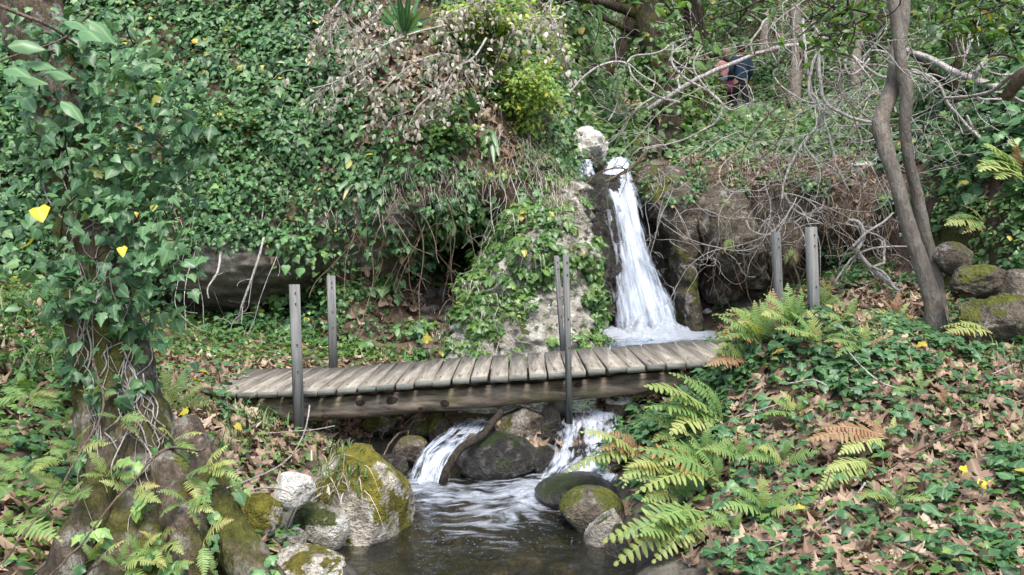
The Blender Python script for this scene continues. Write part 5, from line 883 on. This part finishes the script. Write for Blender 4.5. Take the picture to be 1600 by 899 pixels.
KB = [([(1012, 172, 8.2), (1060, 140, 8.1), (1110, 112, 8.0), (1150, 96, 8.0), (1200, 78, 8.0), (1290, 62, 8.2)], 5, 3.4, 'twig', 'straight pale pole like branch slanting up in front of the hikers', 2),
 ([(888, 145, 7.9), (915, 118, 7.9), (945, 100, 7.9), (975, 98, 7.9), (990, 122, 7.9), (1020, 148, 8.0), (1060, 160, 8.1)], 2, 2.6, 'twig', 'pale arching branch above the leafy path', 2),
 ([(978, 98, 7.9), (990, 88, 7.9), (1030, 80, 7.8), (1052, 68, 7.8), (1085, 58, 7.8)], 2.2, 1.6, 'twig', 'thin pale twig forking up from the arching branch', 2),
 ([(1052, 70, 7.8), (1052, 100, 7.8), (1075, 125, 7.8), (1110, 145, 7.8), (1128, 165, 7.8), (1118, 190, 7.8), (1095, 205, 7.8), (1060, 222, 7.9), (1010, 232, 7.9)], 2.6, 1.6, 'twig', 'looping pale branch hanging in front of the ivy clad tree', 4),
 ([(1098, 66, 7.7), (1085, 105, 7.7), (1100, 135, 7.7), (1125, 160, 7.7), (1145, 172, 7.7), (1175, 160, 7.7)], 2, 1.4, 'twig', 'thin curved twig below the hikers', 3),
 ([(1022, 152, 8.2), (998, 168, 8.2), (980, 190, 8.3), (962, 215, 8.4), (945, 222, 8.5)], 2, 1.2, 'twig', 'twig drooping to the white boulder at the waterfall lip', 3),
 ([(1012, 234, 9.2), (985, 262, 9.15), (955, 280, 9.1), (925, 292, 9.1), (900, 296, 9.1)], 3.4, 2, 'twig_br', 'brown branch fallen across the waterfall lip', 4),
 ([(905, 296, 9.0), (930, 275, 8.95), (962, 262, 8.9), (990, 270, 8.9), (1015, 288, 8.9)], 1.8, 1.2, 'twig_br', 'thin twigs caught across the waterfall lip', 5),
 ([(1255, 30, 7.4), (1258, 75, 7.3), (1262, 120, 7.3), (1268, 150, 7.3), (1282, 185, 7.3), (1262, 215, 7.3), (1242, 245, 7.3), (1228, 280, 7.3), (1222, 310, 7.3)], 3, 2.2, 'twig', 'long pale branch hanging down from the tangle over the rooty bank', 4),
 ([(1286, 60, 7.2), (1278, 95, 7.2), (1280, 130, 7.2), (1290, 160, 7.2), (1320, 178, 7.2), (1350, 188, 7.2), (1378, 192, 7.2)], 4.2, 2.6, 'twig', 'thick pale branch curving into the twin trunk', 4),
 ([(1284, 62, 7.25), (1268, 105, 7.25), (1262, 140, 7.25), (1275, 165, 7.25), (1300, 182, 7.25)], 3.2, 2.2, 'twig', 'pale bowed branch beside the thick curving one', 4),
 ([(1285, 170, 7.25), (1292, 200, 7.25), (1300, 235, 7.25), (1310, 270, 7.25), (1325, 300, 7.3)], 2.6, 1.6, 'twig', 'pale twig dropping from the bowed branch', 4),
 ([(1270, 40, 7.6), (1300, 70, 7.6), (1340, 95, 7.5), (1380, 120, 7.5), (1420, 112, 7.4), (1460, 125, 7.3), (1480, 160, 7.3), (1510, 195, 7.3), (1540, 225, 7.2)], 3, 3, 'twig', 'long pale branch running behind the twin trunk', 5),
 ([(1360, 92, 7.4), (1345, 110, 7.4), (1328, 118, 7.4), (1320, 105, 7.4), (1325, 85, 7.4)], 2.4, 2.0, 'twig', 'hooked pale twig left of the twin trunk', 0),
 ([(1330, 88, 7.4), (1350, 110, 7.4), (1372, 138, 7.4), (1360, 150, 7.4), (1338, 170, 7.4)], 2.4, 1.4, 'twig', 'kinked pale twig left of the twin trunk', 2),
 ([(1478, 152, 6.4), (1520, 150, 6.2), (1555, 140, 6.0), (1580, 120, 5.8), (1620, 98, 5.6)], 3, 4, 'twig', 'smooth pale branch sweeping in over the ivy slope', 3),
 ([(1572, 152, 5.7), (1585, 135, 5.6), (1605, 118, 5.5), (1640, 95, 5.4)], 12, 14, 'twig_br', 'stout brown branch stub over the ivy slope', 1),
 ([(1416, 78, 8.6), (1450, 92, 8.4), (1490, 112, 8.2), (1540, 132, 8.0), (1590, 152, 7.6), (1640, 175, 7.3)], 5, 9, 'twig', 'long bleached fallen trunk lying behind the tangle', 2),
 ([(1325, 345, 7.0), (1342, 350, 7.0), (1350, 372, 6.95), (1342, 392, 6.9), (1356, 412, 6.9), (1378, 432, 6.85), (1398, 446, 6.8)], 3.4, 5, 'twig', 'bleached crooked branch leaning beside the far posts', 3),
 ([(1306, 440, 7.1), (1330, 405, 7.05), (1352, 392, 7.0), (1385, 385, 7.0), (1420, 386, 6.9)], 2.2, 1.6, 'twig', 'thin pale branch crossing the crooked bleached one', 2),
 ([(1334, 386, 6.9), (1358, 362, 6.9), (1380, 348, 6.9), (1396, 332, 6.9)], 3, 1.8, 'twig', 'pale forked stick pointing up to the twin trunk', 1),
 ([(1165, 345, 7.6), (1175, 360, 7.6), (1200, 366, 7.6), (1222, 350, 7.6), (1245, 345, 7.6), (1260, 330, 7.6)], 2.2, 1.6, 'twig', 'pale looped twig above the far posts', 5),
 ([(1225, 300, 7.5), (1240, 325, 7.5), (1262, 338, 7.5), (1285, 350, 7.5)], 2.6, 1.5, 'twig', 'pale curved twig ending above the nearer far post', 4),
 ([(1382, -20, 5.6), (1360, 20, 5.6), (1325, 45, 5.6), (1290, 62, 5.6), (1260, 78, 5.6)], 2.6, 1.4, 'twig_dk', 'dark thin shoot arching left from the twin trunk', 4),
 ([(1190, -20, 4.5), (1165, 30, 4.5), (1120, 60, 4.5), (1080, 72, 4.5)], 2.4, 1.2, 'twig_dk', 'dark twig hanging down from overhead above the hikers', 5),
 ([(1510, 180, 7.6), (1528, 215, 7.6), (1545, 240, 7.5)], 2.6, 1.8, 'twig', 'pale dropping stick on the ivy slope', 2),
 ([(1520, 5, 8.2), (1515, 60, 8.1), (1508, 90, 8.0), (1530, 30, 8.0)], 2.6, 1.6, 'twig', 'upright pale stick behind the twin trunk', 2)]
for pts, a, b, m, lab, ns in KB:
    path = pxpath(pts, 44); d = pts[0][2]; path = path + .012 * np.stack([fbm(path * 4 + k * 9, 3, 17) for k in range(3)], -1) * 1.5; twiggy('bare_branch', path, .82 * a * d / F, .82 * b * d / F, m, lab, 'branch', rg, None, ns, .45, None, 1.1)
zones = [((1200, 1330), (30, 240), (6.9, 8.2), 48), ((1040, 1120), (90, 240), (7.6, 9.5), 12), ((1330, 1600), (20, 260), (6.8, 9.0), 56), ((1150, 1340), (260, 360), (7.4, 8.6), 24), ((930, 1060), (30, 170), (9, 14), 14), ((880, 960), (60, 200), (8.5, 12), 10)]
for (xa, xb), (ya, yb), (da, db), n in zones:
    for k in range(n):
        d = rg.uniform(da, db); p = P(rg.uniform(xa, xb), rg.uniform(ya, yb), d); q = wander(p, rg.normal(size=3) * [1, .4, .7], rg.uniform(.7, 1.7), rg, 30, 1.25, -.1); w = rg.uniform(.003, .0072) * d / 8
        twiggy('tangled_branch', q, w, w * .45, 'twig' if rg.random() < .68 else 'twig_br', 'bare curling branch in the grey tangle of branches above the rooty bank', 'branch', rg, 'grey tangle of bare curling branches', 3, .5, None, 1.4)
# hanging vines and roots on the cliff, cave and bank
for (xa, xb), (ya, yb), n, m, L, lab, gp in (((250, 460), (300, 400), 12, 'twig', (.5, 1.1), 'thin bare vine dangling over the grey cave overhang', 'vines over the grey cave overhang'), ((540, 740), (260, 400), 24, 'twig_br', (.5, 1.2), 'thin bare vine dangling in front of the dark cave by the outcrop', 'vines before the dark cave'), ((200, 620), (0, 240), 30, 'twig_br', (.5, 1.2), 'thin bare vine hanging down the ivy cliff', 'vines on the ivy cliff'), ((1090, 1420), (250, 350), 84, 'twig_br', (.4, 1.1), 'thin root hanging from the lip of the rooty bank', 'roots hanging from the bank'), ((760, 900), (200, 330), 24, 'dead', (.4, .9), 'dry grey stem hanging down the outcrop', 'dry stems on the outcrop'), ((1010, 1060), (262, 300), 10, 'twig', (.3, .9), 'pale root gripping the mossy buttress', 'roots on the buttress')):
    for k in range(n):
        p, nn, d = hit(rg.uniform(xa, xb), rg.uniform(ya, yb)); p = p + nrmz(CAM - p) * rg.uniform(.05, .22); q = wander(p, [rg.normal() * .45, -.15, -1], rg.uniform(*L), rg, 24, .55, -.9)
        w = rg.uniform(.0025, .007); twiggy('hanging_vine' if 'root' not in lab else 'hanging_root', q, w, w * .5, m if m != 'dead' else 'twig', lab, 'vine' if 'root' not in lab else 'root', rg, gp, rg.integers(0, 3), .25, None, .8)
stem_thing('hanging_vine', [(412, 372, 7.5), (405, 400, 7.4), (392, 440, 7.4), (378, 478, 7.4), (372, 505, 7.5)], .011, .009, 'twig', 'straight pale stick leaning against the mouth of the grey cave', 'vine')
stem_thing('hanging_vine', [(345, 395, 7.5), (340, 425, 7.35), (325, 450, 7.3), (326, 466, 7.3)], .011, .006, 'twig', 'crooked pale root dangling at the grey cave face', 'vine')
stem_thing('driftwood_root', [(782, 645, 5.6), (774, 662, 5.5), (752, 682, 5.4), (722, 702, 5.3), (704, 730, 5.25), (692, 752, 5.25)], .022, .026, 'twig_dk', 'dark curved root lying between the left hand cascade and the wet rock', 'root', wob=.03, sides=12)
stem_thing('driftwood_root', [(665, 655, 6.0), (640, 670, 5.9), (622, 682, 5.8), (600, 712, 5.7)], .010, .006, 'twig_br', 'thin twisted root on the far stream edge under the log', 'root', wob=.04)
for k in range(26):
    p, nn, d = hit(rg.uniform(550, 640), rg.uniform(655, 686))
    q = wander(p + nn * .03, rg.normal(size=3), rg.uniform(.15, .4), rg, 16, .9, -.6); mb = MB(); tube(mb, q, rg.uniform(.002, .005), 5); o = mb.build('hanging_root', M['twig_br'], None, True, q[0]); tag(o, 'fine root in the bank under the log beside the mossy boulders', 'root', 'fine roots under the bridge log')
for k in range(34):
    x, y = (rg.uniform(1020, 1590), rg.uniform(600, 890)) if k < 24 else (rg.uniform(330, 520), rg.uniform(650, 800)); p, nn, d = hit(x, y); q = wander(p + nn * .05, rg.normal(size=3) * [1, 1, .15], rg.uniform(.15, .5), rg, 12, .35, -.05); mb = MB(); tube(mb, q, rg.uniform(.002, .0055), 5); o = mb.build('twig', M['twig' if k % 3 else 'twig_br'], None, True, q[0]); tag(o, 'thin dead twig lying in the leaf litter', 'twig', 'dead twigs in the litter')
stem_thing('fallen_stick', [(1225, 672, 4.7), (1228, 705, 4.6), (1240, 738, 4.5), (1250, 752, 4.45)], .010, .009, 'twig_br', 'bent brown stick standing in ivy below the rusty fern', 'stick')
stem_thing('fallen_stick', [(1556, 668, 4.4), (1575, 648, 4.5), (1600, 628, 4.6), (1640, 600, 4.7)], .016, .014, 'twig', 'pale weathered stick lying at the edge of the upper bank', 'stick')
stem_thing('fallen_stick', [(755, 148, 7.9), (772, 110, 7.8), (785, 75, 7.8), (800, 45, 7.8)], .009, .006, 'twig_dk', 'dark bare stem rising in the yellow green shrubs', 'stick')
# dead branches with hanging pale leaves
for k, (pts, cnt) in enumerate([([(700, 40, 8.0), (660, 48, 7.8), (620, 62, 7.7), (585, 80, 7.6), (560, 110, 7.6)], 190), ([(720, 90, 7.9), (690, 85, 7.7), (655, 95, 7.6), (620, 120, 7.6), (590, 150, 7.6)], 210), ([(540, -10, 8.4), (525, 10, 8.2), (505, 40, 8.0), (490, 70, 8.0)], 130), ([(800, -20, 8.2), (760, 0, 8.0), (720, 15, 7.9), (690, 30, 7.8)], 190), ([(900, 10, 8.4), (870, 30, 8.2), (840, 25, 8.1), (810, 40, 8.0)], 150), ([(720, 130, 7.8), (690, 140, 7.6), (655, 165, 7.5), (640, 195, 7.5)], 150), ([(600, 90, 7.9), (560, 110, 7.8), (520, 130, 7.7), (480, 140, 7.7)], 90), ([(760, 60, 7.9), (740, 90, 7.7), (710, 110, 7.6), (690, 150, 7.5)], 150), ([(870, -30, 8.1), (860, 20, 8.0), (875, 70, 8.0), (888, 110, 8.1)], 120), ([(560, -10, 8.3), (590, 15, 8.1), (570, 40, 8.0), (545, 70, 7.9)], 140)]):
    path = pxpath(pts, 26); lab = ['dead branch with pale withered leaves below the large strap plant', 'long dead branch of withered leaves sweeping down the upper cliff', 'dead leafy spray at the top of the cliff left of the strap plant', 'dead leafy branch right of the strap plant at the cliff top', 'dead leafy twigs near the grey green shrub', 'lowest dead branch with withered leaves on the upper cliff', 'thin dead spray reaching over the ivy cliff', 'dead branch of withered leaves beside the small arching strap plant', 'dead dangling branch at the cliff edge over the path', 'dead leafy branch between the cliff top and the strap plant'][k]
    twiggy('dead_branch', path, .011, .004, 'twig', lab, 'branch', rg, None, 7, .4, ('dead', T_OV, int(cnt * 1.25), (.035, .07), .04, .15), .8)
# leafy boughs coming in overhead
for k, (pts, cnt, lab) in enumerate([([(1010, -60, 3.6), (1030, -10, 3.6), (1050, 20, 3.6), (1062, 45, 3.6)], 30, 'leafy twig hanging from overhead above the ivy clad tree'), ([(900, -50, 3.9), (915, -10, 3.9), (930, 12, 3.9), (948, 25, 3.9)], 16, 'small leafy sprig hanging in above the leafy path'), ([(1260, -50, 3.8), (1220, -15, 3.8), (1180, 5, 3.8), (1145, 20, 3.8), (1110, 30, 3.8)], 30, 'leafy bough drooping from overhead above the hikers'), ([(1340, -40, 4.2), (1310, 0, 4.2), (1280, 30, 4.2), (1245, 60, 4.2)], 22, 'leafy bough left of the twin trunk near the top'), ([(1330, 20, 4.6), (1335, 50, 4.6), (1325, 75, 4.6)], 10, 'short leafy sprig beside the twin trunk'), ([(1620, -30, 4.6), (1580, 0, 4.6), (1545, 20, 4.6), (1500, 30, 4.6)], 34, 'leafy bough over the ivy slope'), ([(1600, 95, 5.0), (1560, 85, 5.0), (1525, 100, 5.0), (1500, 112, 5.0)], 9, 'yellowish leafy sprig among the pale branches')]):
    path = pxpath(pts, 24); twiggy('leafy_branch', path, .007, .003, 'twig_dk', lab, 'branch', rg, None, 4, .28, ('overleaf', T_OV, int(cnt * .8), (.045, .08), .05, .03), .6)
rebuild()
# ------------------------------------------------------------------ hikers on the upper path
def skin_mesh(name, joints, edges, m, parent, sub=2):
    me = bpy.data.meshes.new(name); me.from_pydata([j[:3] for j in joints], edges, []); me.update(); o = link(name, me, m, parent); o.location = (0, 0, 0)
    md = o.modifiers.new('Skin', 'SKIN'); md.use_smooth_shade = True
    for q, j in zip(me.skin_vertices[0].data, joints): q.radius = (j[3], j[4] if len(j) > 4 else j[3])
    me.skin_vertices[0].data[0].use_root = True
    s = o.modifiers.new('Subdivision', 'SUBSURF'); s.levels = s.render_levels = sub; return o
t = NT('skin'); M['skin'] = t.done(t.bsdf((.50, .30, .22), .6))
for nm, c in (('navy_jacket', (.022, .045, .085)), ('black_trousers', (.012, .012, .016)), ('pink_top', (.42, .21, .20)), ('grey_blue_cloth', (.14, .16, .22)), ('purple_bag', (.10, .012, .045)), ('brown_hair', (.05, .03, .02)), ('fair_hair', (.26, .20, .14)), ('white_cloth', (.7, .72, .75)), ('dark_shoe', (.03, .028, .025))): M[nm] = simple(nm, c, .8, 30., .35)
def person(px, py, d, height, label, top, legs, hair, yaw, step, armbend, long_hair=False):
    p, n, dh = hit(px, py, d); 
    if not 17 < dh < 27: p = P(px, py, d)
    e = empty('person', p, label, 'person'); e.rotation_euler = (0, 0, yaw); e.scale = (height / 1.75,) * 3
    hipz, kz = .92, .50; J = [(0, 0, hipz, .15, .11), (0, .01, 1.12, .14, .10), (0, .02, 1.32, .17, .11), (0, .01, 1.46, .07, .06), (0, -.01, 1.54, .055), (0, -.02, 1.62, .085, .095), (0, -.02, 1.71, .075, .085)]; E = [(0, 1), (1, 2), (2, 3), (3, 4), (4, 5), (5, 6)]
    def limb(base, pts):
        b = base
        for q in pts: J.append(q); E.append((b, len(J) - 1)); b = len(J) - 1
        return b
    A = {}
    for s in (-1, 1):
        st = step * s
        limb(0, [(.10 * s, 0, hipz - .06, .085), (.105 * s, -st * .5 - .03, kz, .06), (.11 * s, -st * .1 + (.12 if st < 0 else 0), .24, .05), (.11 * s, -st + .02, .09, .038), (.12 * s, -st - .10, .035, .035, .03)])
        A[s] = [(.19 * s, .02, 1.42, .058), (.25 * s, .05, 1.16, .045), (.24 * s - .02 * s, -.10 * armbend, .94, .036)]
        w = limb(2, A[s] + [(.235 * s - .02 * s, -.10 * armbend - .03, .86, .034, .02)])
        for f in range(4): limb(w, [(.235 * s - .02 * s + .0, -.10 * armbend - .06 + f * .022, .80 - .01 * (f in (1, 2)), .010), (.225 * s - .02 * s, -.10 * armbend - .07 + f * .022, .755, .008)])
        limb(w, [(.205 * s, -.10 * armbend - .085, .83, .011), (.195 * s, -.10 * armbend - .09, .795, .009)])
    skin_mesh('body', J, E, M['skin'], e)
    TJ = [(0, 0, .86, .185, .145), (0, .01, 1.0, .18, .14), (0, .01, 1.14, .17, .135), (0, .02, 1.33, .20, .145), (0, .01, 1.45, .11, .09)]; TE = [(0, 1), (1, 2), (2, 3), (3, 4)]
    for s in (-1, 1):
        b = 3
        for q in A[s]: TJ.append((q[0] * 1.03, q[1], q[2], q[3] + .022)); TE.append((b, len(TJ) - 1)); b = len(TJ) - 1
    skin_mesh('jacket' if 'jacket' in label else 'shirt', TJ, TE, M[top], e)
    LJ = [(0, 0, .96, .155, .125), (0, 0, .88, .165, .13)]; LE = [(0, 1)]
    for s in (-1, 1):
        st = step * s; b = 1
        for q in [(.10 * s, 0, .80, .105), (.105 * s, -st * .5 - .03, kz, .078), (.11 * s, -st * .1 + (.12 if st < 0 else 0), .24, .066), (.11 * s, -st + .02, .09, .058)]: LJ.append(q); LE.append((b, len(LJ) - 1)); b = len(LJ) - 1
    skin_mesh('trousers', LJ, LE, M[legs], e)
    for s in (-1, 1): st = step * s; V2, F2 = ICO[3]; mb = MB(); mb.add(V2 * [.05, .13, .045] + [.115 * s, -st - .05, .04], F2); mb.build('shoe', M['dark_shoe'], e, True).location = (0, 0, 0)
    V2, F2 = ICO[4]; V3 = V2 * [.098, .112, .118] * (1 + .05 * fbm(V2 * 5, 3, 4))[:, None] + [0, .012, 1.685]; keep = V3[:, 1] > -.055 + 1.2 * np.maximum(0, V3[:, 2] - 1.70) * -1
    if long_hair: V3[:, 2] = np.where((V3[:, 1] > 0) & (V3[:, 2] < 1.66), 1.66 - (1.66 - V3[:, 2]) * 2.2, V3[:, 2])
    mb = MB(); Fk = F2[keep[F2].all(1)]; mb.add(V3, Fk); mb.build('hair', M[hair], e, True).location = (0, 0, 0)
    for s in (-1, 1): mb = MB(); mb.add(ICO[2][0] * [.010, .008, .008] + [.034 * s, -.112, 1.665], ICO[2][1]); mb.build('eye', M['bolt'], e, True).location = (0, 0, 0)
    mb = MB(); mb.add(ICO[2][0] * [.014, .022, .024] + [0, -.118, 1.64], ICO[2][1]); mb.build('nose', M['skin'], e, True).location = (0, 0, 0)
    return e, p, height / 1.75
e1, p1, s1 = person(1133, 184, 21.5, 1.60, 'person walking away in a pink top with a grey blue layer tied round the waist', 'pink_top', 'black_trousers', 'fair_hair', math.radians(175), .16, .6, True)
skin_mesh('waist_layer', [(0, .02, 1.10, .185, .155), (0, .05, .98, .205, .17), (0, .06, .86, .19, .15)], [(0, 1), (1, 2)], M['grey_blue_cloth'], e1)
e2, p2, s2 = person(1156, 186, 21.0, 1.72, 'person walking away in a dark blue hooded jacket and black trousers', 'navy_jacket', 'black_trousers', 'brown_hair', math.radians(190), .18, 1.2)
skin_mesh('hood', [(0, .06, 1.46, .12, .09), (0, .10, 1.42, .13, .06), (0, .11, 1.36, .08, .04)], [(0, 1), (1, 2)], M['navy_jacket'], e2)
skin_mesh('collar', [(.06, .0, 1.50, .045, .05), (.10, .0, 1.47, .04, .05)], [(0, 1)], M['white_cloth'], e2)
bag = MB(); V2, F2 = ICO[4]; Vb = np.sign(V2) * np.abs(V2) ** .7 * [.17, .085, .16] * (1 + .06 * fbm(V2 * 3, 3, 3))[:, None]; bag.add(Vb, F2); tube(bag, catm([(-.1, 0, .12), (-.07, 0, .30), (.07, 0, .30), (.1, 0, .12)], 16), .012, 6)
bp = np.array(p1) + np.array([.10, -.27, .74 * s1]); o = bag.build('shoulder_bag', M['purple_bag'], None, True, None); o.location = bp; tag(o, 'dark purple shoulder bag carried by the person in pink', 'bag')
# ------------------------------------------------------------------ light and camera
W = bpy.data.worlds.new('World'); SC.world = W; W.use_nodes = True; nt = W.node_tree; bg = nt.nodes['Background']; sk = nt.nodes.new('ShaderNodeTexSky'); sk.sky_type = 'NISHITA'; sk.sun_disc = False
SUN_EL, SUN_AZ = math.radians(60), math.radians(168)   # azimuth clockwise from +y
sk.sun_elevation = SUN_EL; sk.sun_rotation = SUN_AZ; sk.air_density = 1.2; sk.dust_density = 3.0; sk.altitude = 200
nt.links.new(sk.outputs[0], bg.inputs['Color']); bg.inputs['Strength'].default_value = .13
L = bpy.data.lights.new('sun', 'SUN'); L.energy = 1.7; L.angle = math.radians(20); L.color = (1., .975, .94); lo = bpy.data.objects.new('sun', L); COL.objects.link(lo)
sd = Vector((math.sin(SUN_AZ) * math.cos(SUN_EL), math.cos(SUN_AZ) * math.cos(SUN_EL), math.sin(SUN_EL))); lo.rotation_euler = sd.to_track_quat('Z', 'Y').to_euler()
cd = bpy.data.cameras.new('camera'); cam = bpy.data.objects.new('camera', cd); COL.objects.link(cam); cam.location = CAM; cam.rotation_euler = (math.radians(90) - PITCH, 0, 0)
cd.sensor_width = 36; cd.lens = 36 * F / 1600; cd.clip_start = .05; cd.clip_end = 500; SC.camera = cam
SC.view_settings.view_transform = 'Standard'; SC.view_settings.look = 'None'; SC.view_settings.gamma = 1; SC.view_settings.use_curve_mapping = False; SC.view_settings.exposure = 1.65
SC.cycles.max_bounces = 8; SC.cycles.diffuse_bounces = 3; SC.cycles.glossy_bounces = 3; SC.cycles.transparent_max_bounces = 24; SC.cycles.use_denoising = True; SC.cycles.caustics_reflective = False; SC.cycles.caustics_refractive = False; SC.cycles.sample_clamp_indirect = 6
